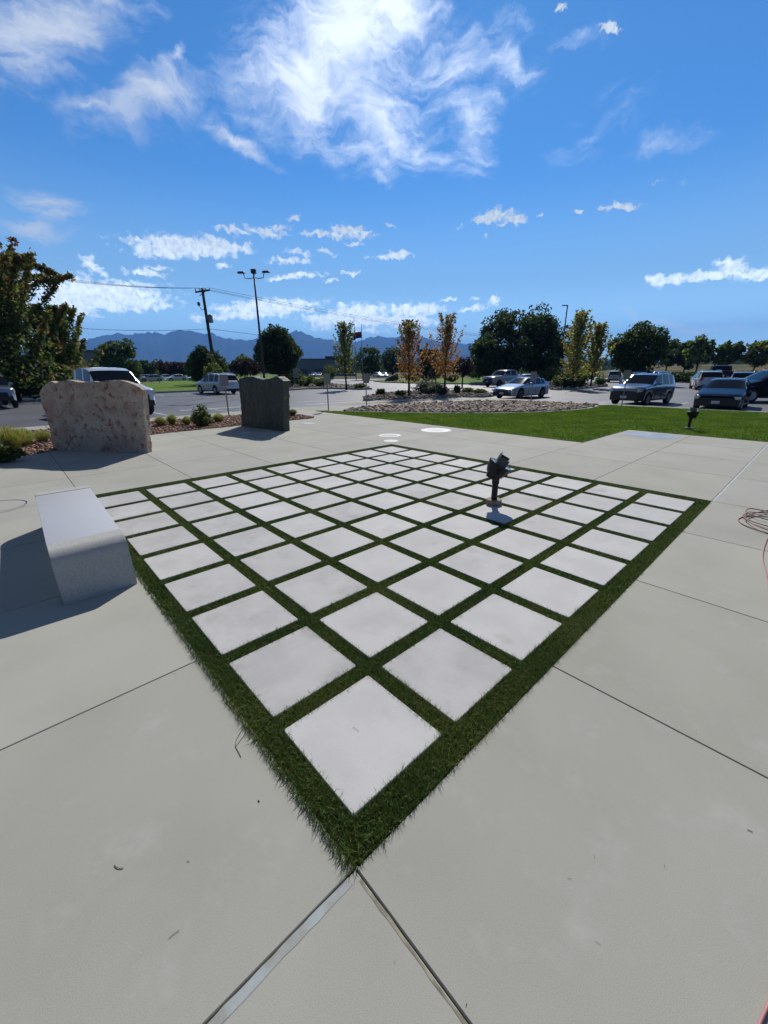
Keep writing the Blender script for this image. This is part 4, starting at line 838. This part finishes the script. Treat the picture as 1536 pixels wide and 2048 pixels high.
    for key, mb in parts.items():
        nm = 'side_window' if key.startswith('side') else key; m = MATS[paint] if nm == 'body' else (MATS['black_plastic'] if nm in ('bed', 'underbody', 'shaded_front') else MATS['glass'])
        o = mb.build(nm, m, t, (0, 0, lz)); bm = bmesh.new(); bm.from_mesh(o.data); bmesh.ops.remove_doubles(bm, verts=bm.verts, dist=.0008); bmesh.ops.recalc_face_normals(bm, faces=bm.faces) if nm == 'body' else None; bm.to_mesh(o.data); bm.free(); o.data.set_sharp_from_angle(angle=R(32))
    for q, u0 in enumerate(uw):
        for sgn in (1, -1):
            b = MB(); mt = Matrix.Translation((u0, sgn*(w-.115), wr)) @ Matrix.Rotation(-sgn*math.pi/2, 4, 'X')
            b.lathe([(wr*.62, -.10), (wr*.93, -.11), (wr, -.07), (wr, .07), (wr*.93, .105), (wr*.66, .10), (wr*.64, .07)], 28, mt); wh = b.build('wheel', MATS['tyre'], t, sharp=30)
            b = MB(); b.lathe([(wr*.60, .085), (wr*.645, .10), (wr*.60, .092), (wr*.2, .055), (wr*.16, .08), (.001, .085)], 24, mt)
            for s5 in range(5):
                a = s5*2*math.pi/5; m4 = mt @ Matrix.Rotation(a, 4, 'Z'); bb = MB(); bb.box((wr*.38, 0, .085), (wr*.5, wr*.17, .025)); b.add([m4 @ Vector(v) for v in bb.v], bb.f)
            b.build('rim', MATS[rim], wh)
    z_ = lambda v: v+lz
    if detail:
        fz = top[0][1]
        b = MB(); b.box((h2+.0, 0, z_(zl+.17)), (.07, Wd*.78, .24), bev=.03); b.box((h2-.005, 0, z_((fz+zl)/2+.12)), (.06, Wd*(.5 if style == 'sedan' else .6), (fz-zl)*.45), bev=.03); b.build('grille', MATS['black_plastic'], t)
        b = MB(); b.box((h2+.035, 0, z_(zl+.22)), (.015, .32, .13)); b.build('licence_plate', MATS['plate'], t)
        b = MB(); b.box((-h2-.012, 0, z_(.62 if style == 'sedan' else .86)), (.02, .34, .15)); b.build('licence_plate', MATS['plate'], t)
        b = MB(); b.box((-h2+.01, 0, z_(zl+.12)), (.10, Wd*.78, .2), bev=.03); b.build('rear_bumper', MATS['black_plastic'], t)
        for s in (1, -1):
            b = MB(); b.box(((uw[0]+uw[1])/2, s*(w-.045), z_(zl+.04)), (wbase-2*Ra-.02, .07, .09), bev=.015); b.build('sill', MATS['black_plastic'], t)
        for s in (1, -1):
            hz = fz+(.02 if style == 'sedan' else .05); b = MB(); b.box((h2-.13, s*(w-.27), z_(hz-.01)), (.20, .40, .13 if style != 'pickup' else .2), rz=-s*.42, bev=.03); b.build('headlight', MATS['headlight'], t)
            tz_ = .92 if style == 'sedan' else 1.0; b = MB(); b.box((-h2+.09, s*(w-.22), z_(tz_)), (.17, .36 if style == 'sedan' else .16, .13 if style == 'sedan' else .34), rz=s*.42, bev=.025); b.build('tail_light', MATS['taillight'], t)
            b = MB(); mu = sw[0][0]-.06; b.box((mu, s*(w+.09), z_(belt+.07)), (.13, .20, .14), bev=.035); b.box((mu, s*(w-.02), z_(belt+.03)), (.06, .1, .05)); b.build('mirror', MATS[paint], t)
            for (a, b_) in sw[:2]:
                d = MB(); d.box((b_+.02, s*(w+.0), z_(belt-.14)), (.19, .03, .03), bev=.01); d.build('door_handle', MATS['chrome'], t)
            d = MB()
            for uu_ in (sw[0][0]+.02, sw[0][1]-.04, sw[1][1]+.02):
                if abs(uu_-uw[1]) > Ra: d.box((uu_, s*(w-.004), z_((belt+zl)/2)), (.012, .012, (belt-zl)*.85))
            d.build('door_seam', MATS['black_plastic'], t)
            if style == 'suv':
                d = MB(); d.tube([(rf-.1, s*w*.7, z_(H-.0)), (rf-.25, s*w*.7, z_(H+.05)), (rg1+.3, s*w*.7, z_(H+.03)), (rg1+.15, s*w*.7, z_(H-.03))], .018, 6); d.build('roof_rail', MATS['chrome'], t)
    return t
HD = math.radians
make_car('parked_suv', 'silver suv parked nose to the lawn kerb, roof rails and dark grille', 'suv', 'suv', 'paint_grey', 4.55, 1.86, 1.69, (26.85, 6.55, ZA), HD(173), shade_front=True)
make_car('parked_sedan', 'very dark navy sedan parked nose to the lawn kerb beside the silver suv', 'car', 'sedan', 'paint_navy', 4.85, 1.87, 1.45, (26.55, 2.78, ZA), HD(182), shade_front=True)
make_car('sedan', 'light silver blue sedan with sun glinting on its windscreen, behind the cobblestone bed', 'car', 'sedan', 'paint_silverblue', 4.88, 1.84, 1.44, (27.1, 14.35, ZA), HD(177), rim='rim_dark')
make_car('pickup_truck', 'white crew cab pickup facing left before the largest dark tree', 'pickup truck', 'pickup', 'paint_silver', 5.9, 2.0, 1.93, (44.5, 26.2, ZA), HD(168), rim='rim_dark', wr=.39)
make_car('parked_suv', 'white suv seen from behind at the left lawn, left of the dark green stone', 'suv', 'suv', 'paint_white', 4.9, 1.95, 1.77, (14.5, 38.2, ZA), HD(98), wr=.36)
make_car('parked_suv', 'large black suv cut off by the right frame edge', 'suv', 'suv', 'paint_black', 5.2, 2.02, 1.86, (33.6, 1.6, ZA), HD(132), wr=.39)
make_car('pickup_truck', 'white truck facing the viewer behind the rust coloured stone', 'pickup truck', 'pickup', 'paint_white', 5.6, 2.06, 2.16, (3.3, 23.2, ZA), HD(281), wr=.4)
make_car('pickup_truck', 'silver grey truck cut off by the left frame edge', 'pickup truck', 'pickup', 'paint_silverblue', 5.6, 2.0, 1.9, (-1.15, 33.5, ZA), HD(276), wr=.4)
make_car('parked_suv', 'white suv with red tail lights parked behind the dark navy sedan', 'suv', 'suv', 'paint_white', 4.7, 1.9, 1.72, (49.5, 7.6, ZA), HD(20))
make_car('pickup_truck', 'dark red pickup in the far row above the white suv', 'pickup truck', 'pickup', 'paint_maroon', 5.8, 2.0, 1.95, (62.0, 8.6, ZA+.3), HD(15))
make_car('parked_sedan', 'pale blue car partly hidden between the far white suv and the black suv', 'car', 'suv', 'paint_silverblue', 4.5, 1.84, 1.62, (51.0, 5.2, ZA), HD(10))
make_car('parked_suv', 'white suv seen from behind under the round tree, left of the silver suv', 'suv', 'suv', 'paint_white', 4.6, 1.86, 1.66, (68.5, 22.0, ZA), HD(15))
make_car('parked_suv', 'blue grey suv roof showing just above the silver suv', 'suv', 'suv', 'paint_grey', 4.7, 1.9, 1.74, (58.0, 15.2, ZA), HD(10))
make_car('parked_sedan', 'red car in the far row right of the silver suv', 'car', 'suv', 'paint_red', 4.6, 1.84, 1.6, (66.0, 15.6, ZA), HD(192))
make_car('parked_sedan', 'white car roof visible behind the silver blue sedan', 'car', 'sedan', 'paint_white', 4.6, 1.80, 1.56, far(1063, 41, ZA), HD(225))
p0_ = make_car('distant_car', 'white car parked leftmost beyond the left lawn', 'car', 'sedan', 'paint_white', 4.6, 1.8, 1.45, far(262, 100, ZA), HD(160), 'cars parked beyond the left lawn', detail=False)
for k, (px_, d_, st_, lb) in enumerate(((284, 101, 0, 'second of the cars parked beyond the left lawn, counted from the left'), (300, 99, 0, 'third of the cars parked beyond the left lawn, under the red trees'), (322, 103, 0, 'fourth of the cars parked beyond the left lawn, under the red trees'), (348, 101, 0, 'fifth of the cars parked beyond the left lawn, below the red trees'), (392, 100, 0, 'bright car parked beyond the left lawn beside the tall oval tree'),
                                        (626, 140, 0, 'left one of two bright white vehicles before the low warehouse'), (638, 141, 0, 'right one of two bright white vehicles before the low warehouse'), (768, 120, 0, 'white vehicle parked far beyond the meadow, below the dark round trees'), (757, 118, 0, 'small distant vehicle left of the boulder beyond the meadow'))):
    c = copy_tree(p0_); c.location = far(px_, d_, ZA); c.rotation_euler = (0, 0, HD(150+k*13)); c['label'] = lb
    if k > 4: c['group'] = 'far vehicles beyond the meadow'

# ------------------------------------------------------------------ bench
t = empty('granite_bench', (-.705, 2.975, 0), R(-1.2)); tag(t, 'polished grey granite bench with rounded end standing beside the turf grid', 'bench')
BW, BL, BH, TH = .54, 2.40, .46, .13
def bench_section(y0, y1, pts):   # extrude a (y,z) outline along x
    b = MB(); n = len(pts); b.add([(0, y, z) for y, z in pts]+[(BW, y, z) for y, z in pts], [(i, (i+1) % n, n+(i+1) % n, n+i) for i in range(n)]+[tuple(range(n))[::-1], tuple(range(n, 2*n))]); return b
def seat_end(flip):
    r_ = .12; o = []
    arc = [(r_-r_*math.sin(a), BH-r_+r_*math.cos(a)) for a in np.linspace(0, math.pi/2, 9)]          # outer shoulder
    inner = [(TH+.05-.05*math.cos(a)+0, BH-TH-.05+.05*math.sin(a)) for a in np.linspace(0, math.pi/2, 6)]
    pts = [(.25, BH)]+[(p[0]+0.0, p[1]) for p in arc]+[(-.025, 0.0), (TH-.015, 0.0)]+inner+[(.25, BH-TH)]
    return [(BL-y, z) for y, z in pts] if flip else pts
seat = MB(); seat.box((BW/2, BL/2, BH-TH/2-.002), (BW-.004, BL-.506, TH-.004), bev=.006); seat.build('seat', MATS['granite'], t, sharp=30)
for fl in (0, 1):
    b = bench_section(0, 0, seat_end(fl)); o = b.build('leg', MATS['granite_rough'], t); bm = bmesh.new(); bm.from_mesh(o.data); bmesh.ops.recalc_face_normals(bm, faces=bm.faces); bmesh.ops.bevel(bm, geom=[e for e in bm.edges if len(e.link_faces) == 2 and e.calc_face_angle() > 1.2 and abs(e.verts[0].co.x-e.verts[1].co.x) < .01], offset=.006, segments=2, affect='EDGES'); bm.to_mesh(o.data); bm.free(); o.data.polygons.foreach_set('use_smooth', [True]*len(o.data.polygons)); o.data.set_sharp_from_angle(angle=R(28))

# ------------------------------------------------------------------ standing stones
def slab_stone(name, label, P0, P1, outline_l, outline_r, top, thick, m, seed, rough=.05, step=0.0):
    """P0,P1 base ends of the front face; outlines give sideways offset with height; top gives height along the length"""
    P0 = Vector((*P0[:2], 0)); P1 = Vector((*P1[:2], 0)); L_ = (P1-P0).length; ux = (P1-P0).normalized(); nrm = Vector((ux.y, -ux.x, 0))
    if nrm.dot(Vector((CAM[0], CAM[1], 0))-P0) < 0: nrm = -nrm
    t = link(name, None) if False else None
    NA_, NB = 64, 46; b = MB(); vs = []
    for side in (0, 1):
        for j in range(NB):
            v = j/(NB-1)
            for i in range(NA_):
                u = i/(NA_-1); ht = float(np.interp(u, *zip(*top))); z = ht*v
                l = float(np.interp(z, *zip(*outline_l))); r = L_+float(np.interp(z, *zip(*outline_r))); s = l+(r-l)*u
                eu = min(u, 1-u)*L_; ev = (1-v)*ht; rd_ = .07; e = min(1, min(eu, ev)/rd_) if min(eu, ev) < rd_ else 1; off = thick/2*(.82+.18*math.sqrt(max(0, 1-(1-e)**2)))
                q = Vector((s*1.3, z*1.3, side*7+seed)); dn = noise.fractal(q*1.2, 1, 2, 6)*rough+noise.fractal(q*5, 1, 2, 4)*rough*.35
                if step and u > .86: dn += -.05
                off += dn; de = noise.fractal(q*3.1+Vector((9, 3, 1)), 1, 2, 4)*rough*.7
                p = P0+ux*(s+(de if u in (0.0, 1.0) else 0))-nrm*(thick/2)+nrm*(off if side == 0 else -off); vs.append((p.x, p.y, z+(de*.8 if v == 1 else 0)-(.05 if j == 0 else 0)))
    n1 = NA_*NB; fs = [(j*NA_+i, j*NA_+i+1, (j+1)*NA_+i+1, (j+1)*NA_+i) for j in range(NB-1) for i in range(NA_-1)]; fs += [tuple(n1+q for q in f[::-1]) for f in fs]
    for j in range(NB-1):
        for i in (0, NA_-1): fs.append((j*NA_+i, (j+1)*NA_+i, n1+(j+1)*NA_+i, n1+j*NA_+i))
    for i in range(NA_-1): fs.append(((NB-1)*NA_+i, (NB-1)*NA_+i+1, n1+(NB-1)*NA_+i+1, n1+(NB-1)*NA_+i))
    cx, cy = (P0.x+P1.x)/2, (P0.y+P1.y)/2; b.add([(x-cx, y-cy, z) for x, y, z in vs], fs, True); o = b.build(name, m, None, (cx, cy, 0))
    bm = bmesh.new(); bm.from_mesh(o.data); bmesh.ops.recalc_face_normals(bm, faces=bm.faces); bm.to_mesh(o.data); bm.free(); o.data.set_sharp_from_angle(angle=R(40)); return tag(o, label, 'standing stone')
slab_stone('standing_stone', 'broad tan standing stone with rust red stains, at the left beyond the bench', at(104, 900), at(294, 906), [(0, 0), (.38, .08), (.74, .10), (1.03, .09), (1.21, .06), (1.38, .10), (1.48, .20), (1.6, .30)], [(0, 0), (.43, .06), (.89, .13), (1.22, .18), (1.46, .22), (1.6, .22)],
           [(0, 1.50), (.04, 1.60), (.08, 1.64), (.12, 1.59), (.17, 1.63), (.24, 1.665), (.31, 1.65), (.40, 1.61), (.48, 1.615), (.57, 1.615), (.67, 1.65), (.78, 1.655), (.88, 1.61), (.94, 1.55), (1, 1.44)], .18, MATS['rust_rock'], 3, .032)
slab_stone('standing_stone', 'dark green streaked standing stone slab in front of the oval tree', at(482, 852), at(566, 863), [(0, 0), (1.13, .14), (1.6, .2)], [(0, 0), (.9, .12), (1.6, .2)],
           [(0, 1.58), (.1, 1.61), (.2, 1.67), (.34, 1.66), (.45, 1.60), (.6, 1.60), (.72, 1.59), (.8, 1.66), (.88, 1.65), (.94, 1.60), (1, 1.54)], .30, MATS['green_rock'], 8, .05)

# ------------------------------------------------------------------ floodlights
def floodlight(loc, label, rz, tilt, s=1.0):
    t = empty('floodlight', loc, rz); tag(t, label, 'floodlight'); t.scale = (s, s, s)
    b = MB(); b.lathe([(.098, -.01), (.102, .0), (.102, .078), (.094, .086), (.05, .088)], 28); b.build('base', MATS['fixture_base'], t, sharp=35)
    b = MB(); b.lathe([(.040, .08), (.040, .30), (.048, .30), (.048, .38)], 18); b.box((0, .0, .41), (.07, .08, .16), bev=.01); b.build('post', MATS['fixture'], t, sharp=35)
    hm = Matrix.Translation((.02, 0, .52)) @ Matrix.Rotation(tilt, 4, 'Y')
    b = MB(); b.lathe([(.03, -.155), (.075, -.14), (.115, -.10), (.14, -.04), (.152, .02), (.158, .035), (.158, .05), (.145, .052)], 30, hm); 
    for k in range(5): 
        bb = MB(); bb.box((0, -.08+.04*k, -.12), (.16, .008, .08)); b.add([hm @ Vector(v) for v in bb.v], bb.f)
    hs = b.build('housing', MATS['fixture'], t, sharp=35)
    b = MB(); b.lathe([(.002, .054), (.14, .053), (.143, .056), (.002, .062)], 30, hm); b.build('lens', MATS['fixture_lens'], t, sharp=35)
    b = MB(); b.lathe([(.03, -.22), (.055, -.215), (.062, -.19), (.062, -.12), (.04, -.10)], 22, Matrix.Translation((.085, 0, .62))); b.build('ballast_drum', MATS['fixture'], t, sharp=35)
    b = MB()
    for (c, d, rx_) in (((-.06, 0, .115), (.008, .22, .13), 0), ((.0, .105, .10), (.14, .008, .10), 0), ((.0, -.105, .10), (.14, .008, .10), 0)):
        bb = MB(); bb.box(c, d); b.add([hm @ Vector(v) for v in bb.v], bb.f)
    b.build('visor', MATS['fixture_grey'], t)
    b = MB()
    for s_ in (1, -1): b.tube([(0, s_*.03, .34), (0, s_*.165, .40), (.02, s_*.168, .52)], .012, 6)
    b.build('yoke', MATS['fixture'], t); return t
floodlight(at(987, 1010), 'black floodlight on a short post standing among the pavers', R(-60), R(28), 1.06)
floodlight(at(1376, 860, .01), 'black floodlight on a short post standing in the front lawn', R(-70), R(-6), 1.0)

# ------------------------------------------------------------------ sign posts
def sign_post(loc, label, h, rz, bw=.32, bh=.46, lean=0.0):
    t = empty('sign_post', loc, rz); tag(t, label, 'sign', 'small parking signs on posts seen from behind')
    b = MB(); b.box((0, 0, h/2-.03), (.05, .035, h), ry=0); b.build('post', MATS['steel'], t)
    b = MB(); b.box((0, -.028, h-bh/2+.01), (bw, .006, bh), bev=.002); b.build('sign_panel', MATS['sign_back'], t); t.rotation_euler = (0, lean, rz); return t
for px_, py_, top_, rz_, lb in ((458, 832, 749, 10, 'sign post in the rock mulch just left of the dark green stone'), (657, 821, 748, 20, 'sign post at the left tip of the front lawn'), (733, 814, 748, 28, 'sign post at the left end of the cobblestone bed'),
                                (1061, 807, 744, 60, 'sign post in front of the silver blue sedan'), (1243, 812, 741, 75, 'sign post in front of the silver suv')):
    x, y, z = at(px_, py_); d = math.hypot(x-CAM[0], y-CAM[1]); h_ = hgt(top_, d, px_); sign_post((x, y, 0), lb, h_, R(180+90-rz_ if False else -rz_))

# ------------------------------------------------------------------ poles and wires
def lamp_pole():
    d = 37; loc = far(527, d, 0); h = hgt(548, d, 512); t = empty('light_pole', loc, R(-48)); tag(t, 'tall dark twin arm car park light pole left of the oval tree', 'light pole')
    b = MB(); b.lathe([(.22, -.1), (.22, .75), (.19, .78)], 16); b.build('footing', MATS['kerb'], t)
    b = MB(); b.tube([(0, 0, .7), (0, 0, h*.5), (0, 0, h)], [.10, .085, .065], 12); b.build('pole', MATS['pole_paint'], t)
    b = MB()
    for s in (1, -1): b.tube([(0, 0, h-.25), (s*.35, 0, h-.32), (s*.75, 0, h-.28), (s*.8, 0, h-.05), (s*.85, 0, h+.1)], .03, 8)
    b.build('arm', MATS['pole_paint'], t)
    for s in (1, -1):
        b = MB(); b.box((s*1.0, 0, h+.12), (.62, .34, .13), bev=.04, taper=.75); b.build('lamp_head', MATS['pole_paint'], t)
    b = MB(); b.box((0, 0, h+.17), (.36, .30, .30), bev=.03); b.box((0, -.16, h+.17), (.26, .02, .2)); b.build('floodlight_head', MATS['pole_paint'], t)
lamp_pole()
t = empty('light_pole', far(1118, 80)); h = hgt(612, 80, 1120); tag(t, 'single arm light pole rising behind the right side of the largest dark tree', 'light pole')
b = MB(); b.tube([(0, 0, -.2), (0, 0, h)], [.12, .09], 10); b.build('pole', MATS['pole_paint'], t)
b = MB(); b.box((-.3, .3, h+.02), (.9, .4, .12), rz=R(-40), bev=.03); b.build('lamp_head', MATS['pole_paint'], t)
# leaning utility pole
UP0 = np.array(far(430, 66)); UPH = hgt(577, 66, 403); TOPO = np.array(far(427.5, 66))-UP0; TOPO[2] = 0
t = empty('utility_pole', tuple(UP0)); tag(t, 'wooden utility pole with transformer and crossarm above the dark oval tree', 'utility pole')
def up(f, dx=0, dy=0): return (TOPO[0]*f+dx*RT[0]+dy*FW[0], TOPO[1]*f+dx*RT[1]+dy*FW[1], UPH*f)
b = MB(); b.tube([(0, 0, -.3), up(.5), up(1)], [.26, .22, .17], 12); b.build('pole', MATS['wood_pole'], t)
b = MB(); p, q = Vector(up(.965, -1.0)), Vector(up(.985, 1.0)); b.tube([p, q], .11, 6); b.tube([Vector(up(.93, -.5)), Vector(up(.97, .3))], .05, 5); b.build('crossarm', MATS['wood_pole'], t)
for dx in (-.95, -.35, .4, .95):
    b = MB(); b.tube([up(.975, dx), (up(.975, dx)[0], up(.975, dx)[1], up(.975, dx)[2]+.42)], [.07, .05], 6); b.build('insulator', MATS['steel'], t)
b = MB(); c = up(.70, .55, -.1); b.lathe([(.28, -.5), (.30, -.45), (.30, .45), (.24, .52), (.1, .56)], 16, Matrix.Translation(c)); b.box((c[0]-.3*RT[0], c[1]-.3*RT[1], c[2]+.1), (.4, .15, .5)); b.build('transformer', MATS['steel'], t)
b = MB(); b.tube([up(.80, -.1), up(.79, -.5), up(.83, -.75)], .05, 6); b.lathe([(.08, -.25), (.2, -.1), (.16, .2), (.05, .28)], 12, Matrix.Translation(up(.85, -.8))); b.build('street_lamp_arm', MATS['pole_paint'], t)
# distant pole
t2 = empty('utility_pole', far(1345, 190)); h2_ = hgt(684, 190, 1345); tag(t2, 'small distant utility pole with crossarm above the field trees', 'utility pole')
b = MB(); b.tube([(0, 0, -.2), (0, 0, h2_)], [.28, .2], 8); b.build('pole', MATS['wood_pole'], t2); b = MB(); b.box((0, 0, h2_-.5), (5.5, .3, .3), rz=-YAW); b.build('crossarm', MATS['wood_pole'], t2)
def wire(a, b_, sag, label, r=.022):
    a, b_ = Vector(a), Vector(b_); mid = (a+b_)/2; n = 28
    pts = [a.lerp(b_, k/n)-Vector((0, 0, sag*4*(k/n)*(1-k/n)))-a for k in range(n+1)]; m = MB(); m.tube(pts, r, 5); o = m.build('power_line', MATS['black_plastic'], None, tuple(a)); return tag(o, label, 'power line', 'overhead power lines')
def upw(f, dx, dz=.4): c = up(f, dx); return (UP0[0]+c[0], UP0[1]+c[1], UP0[2]+c[2]+dz)
leftp = far(-250, 60); rp = far(1345, 190)
for k, dx in enumerate((-.95, -.35, .95)):
    wire(upw(.975, dx), (leftp[0], leftp[1]+k*.8, UPH*1.06-k*.25), 1.2, ('highest overhead wire left of the utility pole', 'middle overhead wire left of the utility pole', 'lowest of the three top wires left of the utility pole')[k], .016)
    wire(upw(.975, dx), (rp[0]-2.5+k*2.5, rp[1]+2.5-k*2.5, h2_+.1), 3.5, ('overhead wire from the far end of the crossarm running right', 'overhead wire from the middle of the crossarm running right', 'overhead wire from the near end of the crossarm running right')[k], .02)
wire(upw(.60, .1, 0), (leftp[0], leftp[1], UPH*.62), 1.0, 'low single overhead wire left of the utility pole crossing above the mountains', .022)
wire(upw(.60, .1, 0), (rp[0], rp[1], h2_*.62), 3.0, 'low single overhead wire right of the utility pole crossing the oval tree', .025)
# flagpoles
for px_, d_, top_, lb, fc in ((725, 86, 650, 'taller right flagpole behind the slim green young tree', 'flag_red'), (712, 88, 655, 'shorter left flagpole behind the slim green young tree', 'flag_blue')):
    t = empty('flagpole', far(px_, d_)); h = hgt(top_, d_, px_); tag(t, lb, 'flagpole'); b = MB(); b.tube([(0, 0, -.1), (0, 0, h)], [.09, .05], 8); b.lathe([(.02, h-.02), (.1, h+.06), (.02, h+.16)], 8); b.build('pole', MATS['steel'], t)
    for q, (z1, m1) in enumerate(((h-1.2, 'flag_red'), (h-1.75, 'flag_blue')) if fc == 'flag_red' else ((h-1.0, 'flag_blue'), (h-1.8, 'flag_red'))):
        b = MB(); vs = []
        for i in range(9):
            u = i/8; x = -u*1.7; y = .12*math.sin(u*7+q); dz = -.25*u*u; vs += [(x*RT[0]+y*FW[0], x*RT[1]+y*FW[1], z1+dz), (x*RT[0]+y*FW[0], x*RT[1]+y*FW[1], z1-.55+dz-.1*u), ((x)*RT[0]+(y+.015)*FW[0], x*RT[1]+(y+.015)*FW[1], z1+dz), (x*RT[0]+(y+.015)*FW[0], x*RT[1]+(y+.015)*FW[1], z1-.55+dz-.1*u)]
        b.add(vs, [(4*i, 4*i+1, 4*i+5, 4*i+4) for i in range(8)]+[(4*i+2, 4*i+6, 4*i+7, 4*i+3) for i in range(8)], True); b.build('flag', MATS[m1], t)

# ------------------------------------------------------------------ buildings
def building(px0, px1, d, top, label, name, m, rows=1, depth=18):
    a, b_ = Vector(far(px0, d)), Vector(far(px1, d)); L_ = (b_-a).length; ux = (b_-a).normalized(); rz = math.atan2(ux.y, ux.x); h = hgt(top, d, (px0+px1)/2)
    t = empty(name, tuple(a), rz); tag(t, label, 'building')
    b = MB(); b.box((L_/2, depth/2, h/2-.2), (L_, depth, h-.1)); b.build('wall', m, t)
    b = MB(); b.box((L_/2, depth/2, h-.05), (L_+.6, depth+.6, .35)); b.build('roof', MATS['roofing'], t)
    n = max(3, int(L_/5))
    for k in range(n):
        b = MB(); b.box((L_*(k+.5)/n, -.03, 1.6), (L_/n*.55, .10, 1.8)); b.build('window', MATS['ware_dark'], t)
    return t
building(560, 712, 155, 718, 'long low grey blue warehouse behind the meadow, right of the oval tree', 'warehouse', MATS['ware'])
building(120, 214, 104, 701, 'grey blue flat roofed building between the maples and the wide green tree', 'office_building', MATS['ware'])
t = empty('rooftop_unit', far(677, 160)); tag(t, 'dark boxy roof structure on the right end of the long warehouse', 'rooftop unit')
b = MB(); b.box((0, 0, hgt(713, 160)-.6), (9, 5, 1.6), rz=-YAW, bev=.1); b.box((0, 0, hgt(713, 160)-2.4), (7.5, 4, 2.6), rz=-YAW); b.build('housing', MATS['ware_dark'], t)
# boulder at the road bend, small pedestal box
bl = at(783, 762, .03); me = stones('boulder', np.array([[0, 0]]), 2.6, 2.7, [(.07, .08, .07)], MATS['cobble'], 0, 15, .5); o = link('boulder', me, None, bl); tag(o, 'dark rounded boulder at the tip of the far island', 'boulder')
t = empty('sign_board', at(594, 776, .03), R(-35)); tag(t, 'plain grey board on two legs among the bushes right of the oval tree', 'sign'); b = MB(); b.box((0, 0, 1.55), (.62, .08, .95), bev=.02); b.build('panel', MATS['sign_back'], t)
for s in (-1, 1):
    b = MB(); b.box((s*.25, 0, .55), (.06, .06, 1.1)); b.build('leg', MATS['steel'], t)

# ------------------------------------------------------------------ hose, cord, litter
def tube_obj(name, pts, r, m, label, cat, smooth=6):
    q = []
    for i in range(len(pts)-1):
        p0, p1, p2, p3 = [Vector(pts[max(0, min(len(pts)-1, i+k))]) for k in (-1, 0, 1, 2)]
        for s in range(smooth):
            u = s/smooth; q.append(.5*((2*p1)+(-p0+p2)*u+(2*p0-5*p1+4*p2-p3)*u*u+(-p0+3*p1-3*p2+p3)*u**3))
    q.append(Vector(pts[-1])); o0 = q[0].copy(); b = MB(); b.tube([p-o0 for p in q], r, 8); return tag(b.build(name, m, None, tuple(o0)), label, cat)
pts = []
for (cx, cy, rx, ry, z, a0) in ((5.86, -1.02, .40, .48, .008, 0), (6.05, -1.06, .36, .50, .02, .5), (6.25, -1.0, .30, .44, .03, 1.0), (5.95, -1.1, .5, .5, .035, 1.5)):
    for k in range(12): a = a0+k*math.pi/6; pts.append((cx+rx*math.cos(a), cy+ry*math.sin(a), z+.004*math.sin(3*a)))
tube_obj('garden_hose', pts, .0065, MATS['hose'], 'dark red garden hose lying in loose loops on the paving at the right frame edge', 'hose')
tube_obj('extension_cord', [(5.5, -.87, .008), (5.1, -.865, .007), (4.6, -.89, .007), (4.0, -.98, .007), (3.0, -1.09, .007), (2.0, -1.22, .007), (1.2, -1.30, .007), (.85, -1.315, .007), (.62, -1.288, .007), (.45, -1.262, .007), (.2, -1.26, .007)], .0048, MATS['cord'], 'bright pinkish red cord running along the paving at the right frame edge', 'cord')
def dirt(px_, py_, pl, label, name='twig', r=.0013, cat='twig', z=0.0):
    x, y, _ = at(px_, py_, z); pts = [(x+a, y+b_, z+c+.002) for a, b_, c in pl]; return tube_obj(name, pts, r, MATS['twig'], label, cat, 4)
def seg_px(pp, z=0.0): return [(*at(a, b_, z)[:2], z+.003) for a, b_ in pp]
tube_obj('twig', seg_px([(486, 1458), (474, 1478), (471, 1492), (476, 1503), (482, 1515)]), .0013, MATS['twig'], 'thin forked twig on the paving beside the near left turf edge', 'twig', 4)
tube_obj('twig', seg_px([(493, 1464), (482, 1480), (473, 1492)]), .001, MATS['twig'], 'short thin stem lying against the forked twig', 'twig', 4)
tube_obj('dry_leaf', seg_px([(229, 1731), (236, 1737), (247, 1737)]), .0013, MATS['twig'], 'small curled dry leaf on the paving at lower left', 'leaf', 4)
tube_obj('dry_leaf', seg_px([(338, 1877), (350, 1867), (359, 1861)]), .0007, MATS['twig'], 'tiny brown stalk on the paving near the sealed joint', 'leaf', 4)
tube_obj('dry_leaf', seg_px([(706, 1455), (713, 1459), (718, 1463)], .015), .0006, MATS['twig'], 'tiny brown stalk lying on the paver at the near tip', 'leaf', 4)
tube_obj('dry_leaf', seg_px([(516, 1601), (519, 1604)]), .002, MATS['twig'], 'brown crumb on the paving left of the near turf edge', 'leaf', 4)
tube_obj('dry_leaf', seg_px([(1494, 1660), (1500, 1662), (1505, 1665)]), .0012, MATS['twig'], 'dark crumb on the paving at the lower right', 'leaf', 4)

rr = random.Random(44)
t = MB()
for k in range(18):
    px_ = rr.uniform(150, 1400); py_ = rr.uniform(1150, 2040); x, y, _ = at(px_, py_); inn = (X0 < x < X1 and Y0 < y < Y1); z = .0155 if inn else .001
    a = rr.uniform(0, 6.28); l = rr.uniform(.004, .016)
    t.tube([(x, y, z+.001), (x+math.cos(a)*l*.5+rr.uniform(-.002, .002), y+math.sin(a)*l*.5, z+.0022), (x+math.cos(a)*l, y+math.sin(a)*l, z+.001)], rr.uniform(.0004, .0008), 4)
tag(t.build('grass_clippings', MATS['twig']), 'fine dry clippings and crumbs scattered over the paving', 'clippings', kind='stuff')
